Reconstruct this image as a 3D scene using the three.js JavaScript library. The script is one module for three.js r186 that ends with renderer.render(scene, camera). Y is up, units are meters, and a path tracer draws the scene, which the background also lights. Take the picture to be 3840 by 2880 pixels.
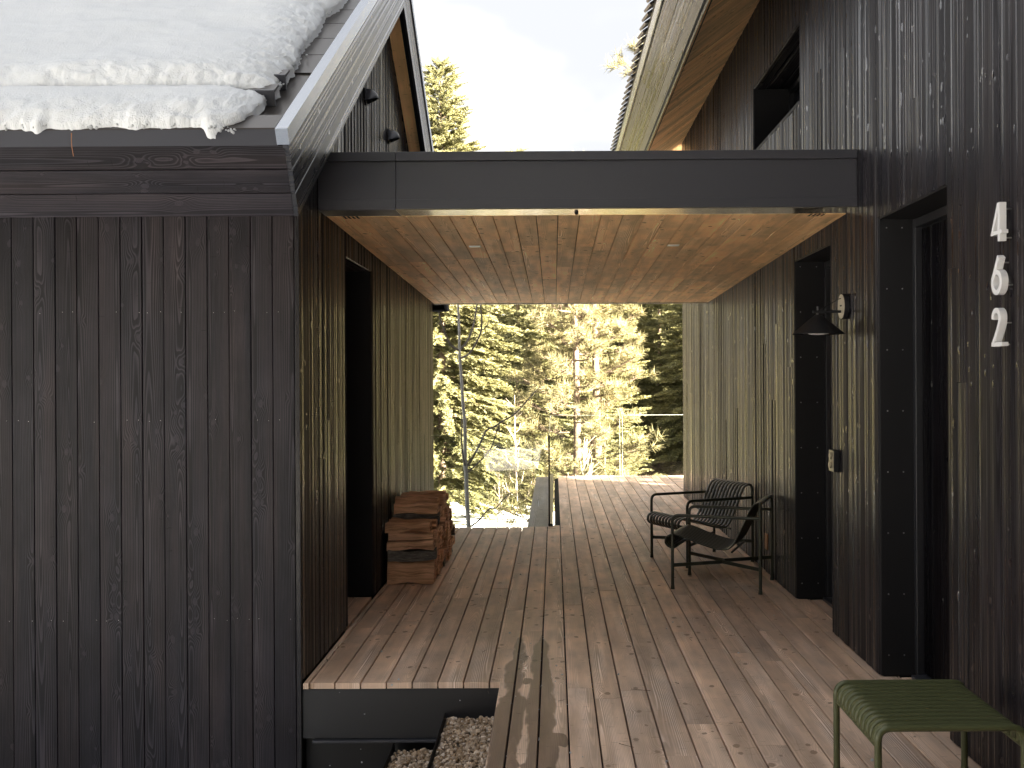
import * as THREE from 'three';
import { mergeGeometries } from 'three/addons/utils/BufferGeometryUtils.js';
import { RoundedBoxGeometry } from 'three/addons/geometries/RoundedBoxGeometry.js';

// ---------------------------------------------------------------- camera, sky, sun, exposure
const scene = new THREE.Scene();
const camera = new THREE.PerspectiveCamera(2 * Math.atan(1440 / 4000) * 180 / Math.PI, 4 / 3, 0.1, 600);
camera.position.set(0, 1.65, 0);
camera.rotation.set(0, 0, -0.0055);
camera.setViewOffset(3840, 2880, -157, 22, 3840, 2880);      // shift lens: horizon and vanishing point off centre
camera.updateProjectionMatrix();

const renderer = new THREE.WebGLRenderer({ antialias: true });
renderer.toneMapping = THREE.LinearToneMapping;
renderer.toneMappingExposure = 23;
renderer.shadowMap.enabled = true;

let seed = 12345;
const rnd = () => { seed = (seed + 0x6d2b79f5) | 0; let t = Math.imul(seed ^ (seed >>> 15), 1 | seed); t = (t + Math.imul(t ^ (t >>> 7), 61 | t)) ^ t; return ((t ^ (t >>> 14)) >>> 0) / 4294967296; };
const rr = (a, b) => a + (b - a) * rnd();
const pick = (a) => a[Math.floor(rnd() * a.length)];
const clamp = (x, a = 0, b = 1) => Math.min(b, Math.max(a, x));
const sstep = (a, b, x) => { const t = clamp((x - a) / (b - a)); return t * t * (3 - 2 * t); };
const hash = (x, y) => { let h = Math.imul(x, 374761393) + Math.imul(y, 668265263) | 0; h = Math.imul(h ^ (h >>> 13), 1274126177); return ((h ^ (h >>> 16)) >>> 0) / 4294967296; };
function vn(x, y) {
  const xi = Math.floor(x), yi = Math.floor(y), fx = x - xi, fy = y - yi, u = fx * fx * (3 - 2 * fx), v = fy * fy * (3 - 2 * fy);
  return (hash(xi, yi) * (1 - u) + hash(xi + 1, yi) * u) * (1 - v) + (hash(xi, yi + 1) * (1 - u) + hash(xi + 1, yi + 1) * u) * v;
}
const fbm = (x, y, n = 4) => { let s = 0, a = 0.5, t = 0; for (let i = 0; i < n; i++) { s += a * vn(x + i * 17.3, y - i * 9.1); t += a; x *= 2.03; y *= 2.03; a *= 0.5; } return s / t; };

{ // bright broken cloud, computed
  const W = 1024, H = 512, d = new Float32Array(W * H * 4);
  for (let j = 0; j < H; j++) {
    const el = (j + 0.5) / H * Math.PI - Math.PI / 2;
    for (let i = 0; i < W; i++) {
      const az = (i + 0.5) / W * 2 * Math.PI, s = Math.max(0.12, Math.sin(Math.max(el, 0))), k = Math.cos(Math.max(el, 0)) / (s + 0.25) * 1.5;
      const px = Math.cos(az) * k * 1.7 + 5.3, py = Math.sin(az) * k * 1.7 + 2.1;
      const n = fbm(px * 1.6 + fbm(px * 2, py * 2, 3) * 1.2, py * 2.3, 5);
      const c = sstep(0.30, 0.56, n), o = (j * W + i) * 4;
      const L = 0.0545 * (0.785 + 0.315 * c);
      d[o] = L * (0.955 + 0.045 * c); d[o + 1] = L * (0.98 + 0.02 * c); d[o + 2] = L * (1.035 - 0.03 * c); d[o + 3] = 1;
    }
  }
  const t = new THREE.DataTexture(d, W, H, THREE.RGBAFormat, THREE.FloatType);
  t.mapping = THREE.EquirectangularReflectionMapping; t.magFilter = t.minFilter = THREE.LinearFilter; t.wrapS = THREE.RepeatWrapping; t.needsUpdate = true;
  scene.background = t; scene.environment = t;
}
const sun = new THREE.DirectionalLight(new THREE.Color().setRGB(1.0, 0.87, 0.68), 5);
{
  const el = 19.8 * Math.PI / 180, az = 30 * Math.PI / 180;      // from the right, a little behind the camera
  sun.position.set(Math.cos(el) * Math.cos(az), Math.sin(el), Math.cos(el) * Math.sin(az)).multiplyScalar(60);
  sun.target.position.set(0, 0, -20); sun.position.add(sun.target.position);
  sun.castShadow = true; sun.shadow.mapSize.set(4096, 4096);
  Object.assign(sun.shadow.camera, { left: -45, right: 45, top: 45, bottom: -45, near: 1, far: 160 });
  scene.add(sun, sun.target);
}

// ---------------------------------------------------------------- helpers
const V = (x, y, Z) => new THREE.Vector3(x, y, -Z);           // Z counts away from the camera
const used = new Map();
const numbered = (n) => { const k = used.get(n) || 0; used.set(n, k + 1); return k ? n + '_' + String(k).padStart(3, '0') : n; };
function lit(m) { m.castShadow = m.receiveShadow = true; return m; }
function part(name, geo, mat, parent) { const m = lit(new THREE.Mesh(geo, mat)); m.name = name; if (parent) parent.add(m); return m; }
function tag(o, label, category, group, kind) {
  o.userData = { label, category }; if (group) o.userData.group = group; if (kind) o.userData.kind = kind; return o;
}
function top(name, label, category, group, kind) { const g = new THREE.Group(); g.name = numbered(name); scene.add(g); return tag(g, label, category, group, kind); }
function topMesh(name, geo, mat, label, category, group, kind) { const m = part(numbered(name), geo, mat, scene); return tag(m, label, category, group, kind); }
const box = (x0, x1, y0, y1, Z0, Z1) => new THREE.BoxGeometry(x1 - x0, y1 - y0, Math.abs(Z1 - Z0)).translate((x0 + x1) / 2, (y0 + y1) / 2, -(Z0 + Z1) / 2);
const rbox = (x0, x1, y0, y1, Z0, Z1, r = 0.004) => new RoundedBoxGeometry(x1 - x0, y1 - y0, Math.abs(Z1 - Z0), 1, r).translate((x0 + x1) / 2, (y0 + y1) / 2, -(Z0 + Z1) / 2);
const merge = (a) => mergeGeometries(a.map((g) => (g.index ? g.toNonIndexed() : g)).map((g) => { for (const k of Object.keys(g.attributes)) if (!['position', 'normal', 'uv'].includes(k)) g.deleteAttribute(k); return g; }));
function geoFrom(pos, uv, idx) {
  const g = new THREE.BufferGeometry();
  g.setAttribute('position', new THREE.Float32BufferAttribute(pos, 3));
  if (uv) g.setAttribute('uv', new THREE.Float32BufferAttribute(uv, 2));
  if (idx) g.setIndex(idx);
  return g;
}
function tubeThrough(pts, r0, r1 = r0, radial = 7) {          // a tapered tube through points
  const c = pts.length > 2 ? new THREE.CatmullRomCurve3(pts, false, 'centripetal') : new THREE.LineCurve3(pts[0], pts[1]);
  const n = Math.max(2, (pts.length - 1) * 3), g = new THREE.TubeGeometry(c, n, 1, radial, false), p = g.attributes.position, nr = g.attributes.normal;
  for (let i = 0; i <= n; i++) {
    const q = c.getPointAt(i / n), r = r0 + (r1 - r0) * i / n;
    for (let j = 0; j <= radial; j++) { const k = i * (radial + 1) + j; p.setXYZ(k, q.x + nr.getX(k) * r, q.y + nr.getY(k) * r, q.z + nr.getZ(k) * r); }
  }
  return g;
}
function bentTube(pts, r, bend, radial = 10) {                // straight runs with round bends
  const out = [pts[0]];
  for (let i = 1; i < pts.length - 1; i++) {
    const a = pts[i - 1], b = pts[i], c = pts[i + 1], da = a.clone().sub(b), dc = c.clone().sub(b), k = Math.min(bend, da.length() * 0.49, dc.length() * 0.49);
    da.setLength(k); dc.setLength(k);
    const p0 = b.clone().add(da), p2 = b.clone().add(dc);
    for (let s = 0; s <= 6; s++) { const t = s / 6; out.push(p0.clone().multiplyScalar((1 - t) * (1 - t)).addScaledVector(b, 2 * t * (1 - t)).addScaledVector(p2, t * t)); }
  }
  out.push(pts[pts.length - 1]);
  const path = new THREE.CurvePath();
  for (let i = 0; i < out.length - 1; i++) if (out[i].distanceTo(out[i + 1]) > 1e-5) path.add(new THREE.LineCurve3(out[i], out[i + 1]));
  // ring by ring so that the straight runs stay straight
  const pos = [], idx = []; let side = null;
  for (let i = 0; i < out.length; i++) {
    const d = new THREE.Vector3();
    if (i) d.add(out[i].clone().sub(out[i - 1]).normalize()); if (i < out.length - 1) d.add(out[i + 1].clone().sub(out[i]).normalize()); d.normalize();
    if (!side) side = Math.abs(d.y) < 0.9 ? new THREE.Vector3(0, 1, 0) : new THREE.Vector3(1, 0, 0);
    side = side.clone().addScaledVector(d, -side.dot(d)).normalize();
    const up = d.clone().cross(side);
    for (let j = 0; j < radial; j++) { const a = j / radial * 2 * Math.PI, q = out[i].clone().addScaledVector(side, Math.cos(a) * r).addScaledVector(up, Math.sin(a) * r); pos.push(q.x, q.y, q.z); }
    if (i) for (let j = 0; j < radial; j++) { const a = (i - 1) * radial + j, b = (i - 1) * radial + (j + 1) % radial; idx.push(a, b, a + radial, b, b + radial, a + radial); }
  }
  const n = out.length * radial;                              // caps
  for (const [s, q] of [[0, out[0]], [n - radial, out[out.length - 1]]]) { const k = pos.length / 3; pos.push(q.x, q.y, q.z); for (let j = 0; j < radial; j++) { const a = s + j, b = s + (j + 1) % radial; s ? idx.push(a, b, k) : idx.push(b, a, k); } }
  const g = geoFrom(pos, new Array(pos.length / 3 * 2).fill(0), idx); g.computeVertexNormals(); return g;
}

// ---------------------------------------------------------------- wood textures: atlases of boards side by side
function boardAtlas(cols, cw, H, bw, bl, opt) {
  const W = cols * cw, col = new Uint8Array(W * H * 4), bump = new Uint8Array(W * H * 4), rough = new Uint8Array(W * H * 4);
  for (let c = 0; c < cols; c++) {
    const cx = rr(-0.42, 0.42) * bw, d0 = rr(0.004, 0.03), ds = rr(-0.03, 0.045) / bl * 1.6, sp = rr(0.0055, 0.0085), o = c * 31.7 + opt.salt;
    const straight = rnd() < 0.3, tone = rr(-1, 1), knots = [];
    const nk = Math.round(opt.knots * bl * rr(0.5, 1.4));
    for (let k = 0; k < nk; k++) knots.push([rr(-0.45, 0.45) * bw, rr(0, bl), rr(0.0055, 0.0165) * (bw / 0.118), rr(0, 9), rr(-0.5, 0.5)]);
    const checks = [];
    for (let k = 0; k < opt.marks * bl; k++) checks.push([rr(-0.5, 0.5) * bw, rr(0, bl), rr(0.004, 0.028), rr(0.0012, 0.003), rr(0.3, 1)]);
    for (let j = 0; j < H; j++) {
      const y = (j + 0.5) / H * bl, dy = d0 + ds * y * (straight ? 0.2 : 1) + (vn(o, y * 0.8) - 0.5) * 0.05 * (straight ? 0.3 : 1), wob = (vn(o + 7, y * 2.4) - 0.5) * 0.008;
      const near = knots.filter((k) => Math.abs(k[1] - y) < k[2] * 9), nearC = checks.filter((k) => Math.abs(k[1] - y) < 0.012);
      for (let i = 0; i < cw; i++) {
        const x = ((i + 0.5) / cw - 0.5) * bw;
        let xx = x - cx + wob, rad = Math.sqrt(xx * xx + dy * dy + 1e-6), inK = 0, kr = 0, ring = 0, lump = 0;
        for (const k of near) {
          const a = x - k[0], b = y - k[1] - a * k[4], e = Math.exp(-(a * a) / (k[2] * k[2] * 5) - (b * b) / (k[2] * k[2] * 14)); rad += k[2] * 1.5 * e * (xx > 0 ? 1 : 1);
          lump = Math.max(lump, Math.exp(-(a * a) / (k[2] * k[2] * 2.6) - (b * b) / (k[2] * k[2] * 7)));
          const q = Math.sqrt(a * a + b * b * 0.45) / k[2] + (vn(a * 300 + k[3], b * 200) - 0.5) * 0.25;
          if (q < 1) { inK = Math.max(inK, 1 - sstep(0.75, 1, q)); kr = q; ring = 0.5 + 0.5 * Math.sin(q * 16 + k[3]); }
        }
        const ph = rad / sp + (vn(x * 60 + o, y * 3) - 0.5) * 0.5, f = ph - Math.floor(ph), late = sstep(0.35, 0.86, f) * (1 - sstep(0.9, 1, f));
        const fine = vn(x * 900 + o, y * 14), coarse = fbm(x * 16 + o, y * 1.3, 3), pat = fbm(x * 9 + o * 2, y * 4.1, 3);
        let mark = 0;
        for (const k of nearC) { const a = Math.abs(x - k[0] + (y - k[1]) * 0.4) / k[2], b = Math.abs(y - k[1] - (vn(x * 90 + k[0] * 999, 3) - 0.5) * 0.006) / k[3]; if (a < 1 && b < 1) mark = Math.max(mark, (1 - a * a) * (1 - b) * k[4]); }
        const at = (j * W + c * cw + i) * 4, s = opt.shade({ late, fine, coarse, pat, inK, kr, ring, mark, tone, x, y, o });
        col[at] = clamp(s[0]) * 255; col[at + 1] = clamp(s[1]) * 255; col[at + 2] = clamp(s[2]) * 255; col[at + 3] = 255;
        const h = clamp(s[3] + lump * opt.lump) * 255; bump[at] = h; rough[at] = rough[at + 1] = rough[at + 2] = clamp(s[4]) * 255; rough[at + 3] = clamp(s[5] ?? 1) * 255;
      }
    }
  }
  const nm = new Uint8Array(W * H * 4), sx = opt.relief / 255 / (2 * bw / cw), sy = opt.relief / 255 / (2 * bl / H);
  for (let j = 0; j < H; j++) for (let i = 0; i < W; i++) {
    const c0 = Math.floor(i / cw) * cw, il = Math.max(c0, i - 1), ir = Math.min(c0 + cw - 1, i + 1), at = (j * W + i) * 4;
    const dx = (bump[(j * W + ir) * 4] - bump[(j * W + il) * 4]) * sx, dy = (bump[(Math.min(H - 1, j + 1) * W + i) * 4] - bump[(Math.max(0, j - 1) * W + i) * 4]) * sy, q = 1 / Math.hypot(dx, dy, 1);
    nm[at] = 127.5 * (1 - dx * q); nm[at + 1] = 127.5 * (1 - dy * q); nm[at + 2] = 127.5 * (1 + q); nm[at + 3] = 255;
  }
  const mk = (a, srgb) => { const t = new THREE.DataTexture(a, W, H); t.magFilter = THREE.LinearFilter; t.minFilter = THREE.LinearMipmapLinearFilter; t.generateMipmaps = true; t.wrapS = t.wrapT = THREE.RepeatWrapping; if (srgb) t.colorSpace = THREE.SRGBColorSpace; t.needsUpdate = true; return t; };
  return { map: mk(col, true), normal: mk(nm, false), rough: mk(rough, false), cols, bl };
}
const mix = (a, b, t) => a + (b - a) * t;
// black-stained brushed cladding
const DARK = boardAtlas(12, 112, 2048, 0.118, 5.2, { salt: 3, knots: 4.4, marks: 1.2, lump: 0.05, relief: 0.005, shade: ({ late, fine, coarse, pat, inK, kr, ring, mark, tone, x, y, o }) => {
  const streak = fbm(x * 95 + o, y * 0.22, 3), gl = sstep(0.5, 0.68, streak), dome = inK * (1 - kr * kr);
  let v = 0.088 + 0.022 * tone + 0.07 * (coarse - 0.5) + 0.07 * (pat - 0.5) + 0.105 * (late - 0.35) + 0.03 * (fine - 0.5) + 0.03 * (streak - 0.5);
  v = mix(v, 0.118 + 0.05 * ring, inK * 0.8) - mark * 0.1;
  const w = (coarse - 0.5) * 0.02;
  return [v + 0.010 + w, v - 0.002, v + 0.014 - w, 0.3 + 0.04 * late + 0.13 * (streak - 0.5) + 0.10 * (coarse - 0.5) + dome * 0.12 - mark * 0.3, mix(0.56 - 0.3 * gl - 0.06 * late, 0.09, inK), mix(0.3 + 0.5 * gl, 1, inK)];
} });
// brown oiled boards of deck and soffit
const WOOD = boardAtlas(10, 144, 2048, 0.135, 4.4, { salt: 71, knots: 1.7, marks: 16, lump: 0.1, relief: 0.0012, shade: ({ late, fine, coarse, pat, inK, ring, mark, tone, x, y, o }) => {
  const pale = sstep(0.62, 0.9, vn(x * 22 + o * 3, y * 1.1)) * sstep(0.5, 0.95, late);
  let v = 0.575 + 0.035 * tone + 0.17 * (coarse - 0.5) + 0.13 * (pat - 0.5) + 0.05 * (late - 0.4) + 0.04 * (fine - 0.5) + 0.17 * pale;
  v -= mark * 0.36; v = mix(v, 0.32 + 0.1 * ring, inK * 0.75);
  const w = 0.055 + 0.03 * (pat - 0.5) - 0.03 * pale + 0.008 * tone;
  return [v + w, v - 0.004, v - w * 1.05, 0.5 + 0.14 * late + 0.06 * (fine - 0.5) - mark * 0.25, 0.58 - 0.12 * pale + 0.12 * (coarse - 0.5)];
} });
function stdWood(A, o) { return new THREE.MeshPhysicalMaterial({ map: A.map, normalMap: A.normal, roughnessMap: A.rough, specularIntensityMap: A.rough, ...o }); }
const M = {
  skirt: new THREE.MeshPhysicalMaterial({ color: new THREE.Color().setRGB(0.014, 0.014, 0.017), roughness: 0.45 }), cladFront: null, cladSheen: null,
  clad: stdWood(DARK, { color: new THREE.Color(1, 1, 1), roughness: 1, specularIntensity: 1.2, ior: 1.6 }),
  deck: stdWood(WOOD, { color: new THREE.Color().setRGB(1.72, 1.55, 1.46), roughness: 1, specularIntensity: 0.8 }),
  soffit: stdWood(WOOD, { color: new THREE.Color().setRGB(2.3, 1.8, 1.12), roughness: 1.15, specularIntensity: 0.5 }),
  black: new THREE.MeshPhysicalMaterial({ color: new THREE.Color().setRGB(0.009, 0.009, 0.0105), roughness: 0.6, specularIntensity: 0.45 }),
  back: new THREE.MeshStandardMaterial({ color: new THREE.Color().setRGB(0.006, 0.006, 0.006), roughness: 0.9 }),
  blackMetal: new THREE.MeshStandardMaterial({ color: new THREE.Color().setRGB(0.045, 0.046, 0.056), roughness: 0.34, metalness: 0.2 }),
  roofMetal: new THREE.MeshStandardMaterial({ color: new THREE.Color().setRGB(0.055, 0.048, 0.045), roughness: 0.3, metalness: 0.6 }),
  trimMetal: new THREE.MeshStandardMaterial({ color: new THREE.Color().setRGB(0.42, 0.45, 0.5), roughness: 0.25, metalness: 0.9 }),
  steel: new THREE.MeshStandardMaterial({ color: new THREE.Color().setRGB(0.5, 0.5, 0.5), roughness: 0.35, metalness: 0.9 }),
  alu: new THREE.MeshStandardMaterial({ color: new THREE.Color().setRGB(0.62, 0.62, 0.63), roughness: 0.5, metalness: 0.05 }),
  snow: null, glassEdge: new THREE.MeshStandardMaterial({ color: new THREE.Color().setRGB(0.01, 0.012, 0.012), roughness: 0.3 }),
  olive: new THREE.MeshPhysicalMaterial({ color: new THREE.Color().setRGB(0.070, 0.078, 0.032), roughness: 0.38 }),
  chair: new THREE.MeshPhysicalMaterial({ color: new THREE.Color().setRGB(0.038, 0.043, 0.030), roughness: 0.36 }),
};
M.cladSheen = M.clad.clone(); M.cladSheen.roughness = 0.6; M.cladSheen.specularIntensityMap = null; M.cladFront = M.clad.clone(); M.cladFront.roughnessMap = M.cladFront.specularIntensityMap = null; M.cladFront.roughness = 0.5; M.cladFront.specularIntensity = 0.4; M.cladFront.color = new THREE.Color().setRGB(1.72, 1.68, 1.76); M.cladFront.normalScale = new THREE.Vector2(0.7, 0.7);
{ // fine noise relief for snow
  const N = 512, a = new Uint8Array(N * N * 4);
  for (let j = 0; j < N; j++) for (let i = 0; i < N; i++) { const v = 255 * (0.6 * fbm(i / 5, j / 5, 4) + 0.4 * fbm(i / 40 + 9, j / 40, 3)); a.set([v, v, v, 255], (j * N + i) * 4); }
  const t = new THREE.DataTexture(a, N, N); t.wrapS = t.wrapT = THREE.MirroredRepeatWrapping; t.magFilter = THREE.LinearFilter; t.needsUpdate = true;
  M.snow = new THREE.MeshStandardMaterial({ color: new THREE.Color().setRGB(0.60, 0.62, 0.645), roughness: 0.85, bumpMap: t, bumpScale: 0.005 });
  M.noise = t; M.snowField = M.snow.clone(); M.snowField.color = new THREE.Color().setRGB(0.82, 0.84, 0.87);
}

// a board: width along x, length along y (from 0), face towards +z at z = 0; cupped, with eased edges; own strip of the atlas
function boardGeo(A, w, l, t, o = {}) {
  const { cup = 0, e = 0.0025, skew0 = 0, skew1 = 0, texW = w } = o;
  const col = Math.floor(rnd() * A.cols), flipU = rnd() < 0.5, flipV = rnd() < 0.5, v0 = rr(0, Math.max(0, 1 - l / A.bl)), pu = 0.5 / 112;
  const pr = [[-w / 2, -t], [-w / 2, -e], [-w / 2 + e, 0]];
  for (let i = 1; i < 6; i++) pr.push([-w / 2 + e + (w - 2 * e) * i / 6, 0]);
  pr.push([w / 2 - e, 0], [w / 2, -e], [w / 2, -t]);
  for (const p of pr) if (p[1] > -t) p[1] += cup * (1 - (2 * p[0] / w) ** 2);
  const pos = [], uv = [], idx = [], n = pr.length;
  const U = (x) => { let u = clamp(x / texW + 0.5); if (flipU) u = 1 - u; return (col + pu + u * (1 - 2 * pu)) / A.cols; };
  const Vv = (y) => { const v = clamp(y / A.bl, 0, 1); return flipV ? v0 + l / A.bl - v : v0 + v; };
  const yAt = (end, x) => (end ? l + skew1 * x : skew0 * x);
  for (let k = 0; k < n - 1; k++) {                          // faces along the length, unshared so that edges stay crisp
    const b = pos.length / 3;
    for (const q of [pr[k], pr[k + 1]]) for (const end of [0, 1]) { const y = yAt(end, q[0]); pos.push(q[0], y, q[1]); uv.push(U(q[0]), Vv(y)); }
    idx.push(b, b + 2, b + 1, b + 2, b + 3, b + 1);
  }
  for (const end of [0, 1]) {                                 // cut ends
    const b = pos.length / 3;
    for (const q of pr) { const y = yAt(end, q[0]); pos.push(q[0], y, q[1]); uv.push(U(q[0]), Vv(clamp(y + q[1] * 3, 0, l))); }
    for (let k = 1; k < n - 1; k++) end ? idx.push(b, b + k, b + k + 1) : idx.push(b, b + k + 1, b + k);
  }
  const g = geoFrom(pos, uv, idx); g.computeVertexNormals();
  return g;
}
function layBoard(geo, mat, parent, origin, len, normal, name = 'board') {
  const m = part(name, geo, mat, parent), x = len.clone().cross(normal);
  m.matrix.makeBasis(x, len, normal).setPosition(origin); m.matrix.decompose(m.position, m.quaternion, m.scale);
  return m;
}
const UPV = new THREE.Vector3(0, 1, 0);

// vertical cladding on one wall plane; along(s) gives the point at distance s along the wall at height 0
function clad(parent, { s0, s1, pitch, openings = [], yLo, yHi, at, normal, joint = 0.25, gap = 0.0045, tilt = 0.075, phase = 0, mat = M.clad }) {
  const cuts = new Set([s0, s1]);
  for (let s = Math.ceil((s0 - phase) / pitch) * pitch + phase; s < s1; s += pitch) if (s > s0 + 0.02) cuts.add(s);
  for (const o of openings) { cuts.add(o[0]); cuts.add(o[1]); }
  const list = [...cuts].sort((a, b) => a - b).filter((s, i, a) => !i || s - a[i - 1] > 0.004);
  for (let i = 0; i < list.length - 1; i++) {
    const a = list[i], b = list[i + 1], mid = (a + b) / 2, w = b - a - gap;
    if (w < 0.01) continue;
    let spans = [[typeof yLo === 'function' ? yLo(mid) : yLo, typeof yHi === 'function' ? yHi(mid) : yHi]];
    for (const o of openings) if (mid > o[0] && mid < o[1]) spans = spans.flatMap(([p, q]) => [[p, Math.min(q, o[2])], [Math.max(p, o[3]), q]].filter(([m, n]) => n - m > 0.02));
    for (const [p, q] of spans) {
      const bits = q - p > 1.2 && rnd() < joint ? [[p, (p + q) / 2 + rr(-0.32, 0.32) * (q - p)], null] : [[p, q]];
      if (bits.length === 2) bits[1] = [bits[0][1] + 0.0018, q];
      for (const [m, n] of bits) {
        const o = at(mid); o.y = m;
        const nn = normal.clone().applyAxisAngle(UPV, rr(-tilt, tilt));
        o.addScaledVector(normal, rr(-0.0012, 0.0012));
        layBoard(boardGeo(DARK, w, n - m, 0.02, { cup: mat === M.clad ? rr(-0.0014, 0.0042) : rr(-0.0005, 0.002), texW: Math.max(w, pitch - gap) }), mat, parent, o, UPV, nn);
      }
    }
  }
}

// ---------------------------------------------------------------- terrain
const groundY = (x, Z) => {
  let y = -0.78;
  y = mix(y, -1.3, sstep(11, 15, Z)); y = mix(y, -2.15, sstep(16, 28, Z)); y = mix(y, -4.5, sstep(30, 52, Z)); y = mix(y, 3, sstep(58, 130, Z));
  y += (fbm(x * 0.35 + 40, Z * 0.35, 3) - 0.5) * 0.45 * sstep(12, 17, Z);
  y += sstep(3, 9, x) * sstep(24, 40, Z) * (1 - sstep(46, 60, Z)) * 1.2;
  return y;
};
function sheet(x0, x1, Z0, Z1, nx, nz, lift = 0, fx = (t) => t) {
  const pos = [], uv = [], idx = [];
  for (let j = 0; j <= nz; j++) for (let i = 0; i <= nx; i++) {
    const x = mix(x0, x1, fx(i / nx)), Z = mix(Z0, Z1, j / nz);
    pos.push(x, groundY(x, Z) + lift, -Z); uv.push(x / 3, Z / 3);
    if (i < nx && j < nz) { const a = j * (nx + 1) + i; idx.push(a, a + 1, a + nx + 1, a + 1, a + nx + 2, a + nx + 1); }
  }
  const g = geoFrom(pos, uv, idx); g.computeVertexNormals(); return g;
}
{
  const g = topMesh('snow_ground', sheet(-120, 120, -80, 180, 300, 300), M.snowField, 'snow covered ground falling away behind the deck', 'ground', null, 'structure');
  const N = 256, a = new Uint8Array(N * N * 4);
  for (let j = 0; j < N; j++) for (let i = 0; i < N; i++) { const n = fbm(i / 7, j / 7, 4), s = sstep(0.55, 0.7, fbm(i / 23 + 3, j / 23, 3)); a.set([mix(96, 120, n) + s * 16, mix(80, 100, n) + s * 18, mix(52, 60, n) + s * 4, 255], (j * N + i) * 4); }
  const t = new THREE.DataTexture(a, N, N); t.wrapS = t.wrapT = THREE.MirroredRepeatWrapping; t.magFilter = THREE.LinearFilter; t.colorSpace = THREE.SRGBColorSpace; t.needsUpdate = true;
  const litter = new THREE.MeshStandardMaterial({ map: t, bumpMap: M.noise, bumpScale: 0.05, roughness: 0.95, color: new THREE.Color().setRGB(0.6, 0.6, 0.55) });
  topMesh('forest_hillside', sheet(-110, 110, 55, 178, 120, 90, 0.05), litter, 'dark wooded hillside rising behind the snow field', 'hillside', null, 'structure');
  topMesh('forest_floor', sheet(1.6, 40, 21, 55, 90, 90, 0.03), new THREE.MeshStandardMaterial({ map: t, bumpMap: M.noise, bumpScale: 0.05, roughness: 0.95 }), 'brown grass and needle litter under the trees on the right', 'ground', null, 'structure');
}


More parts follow.
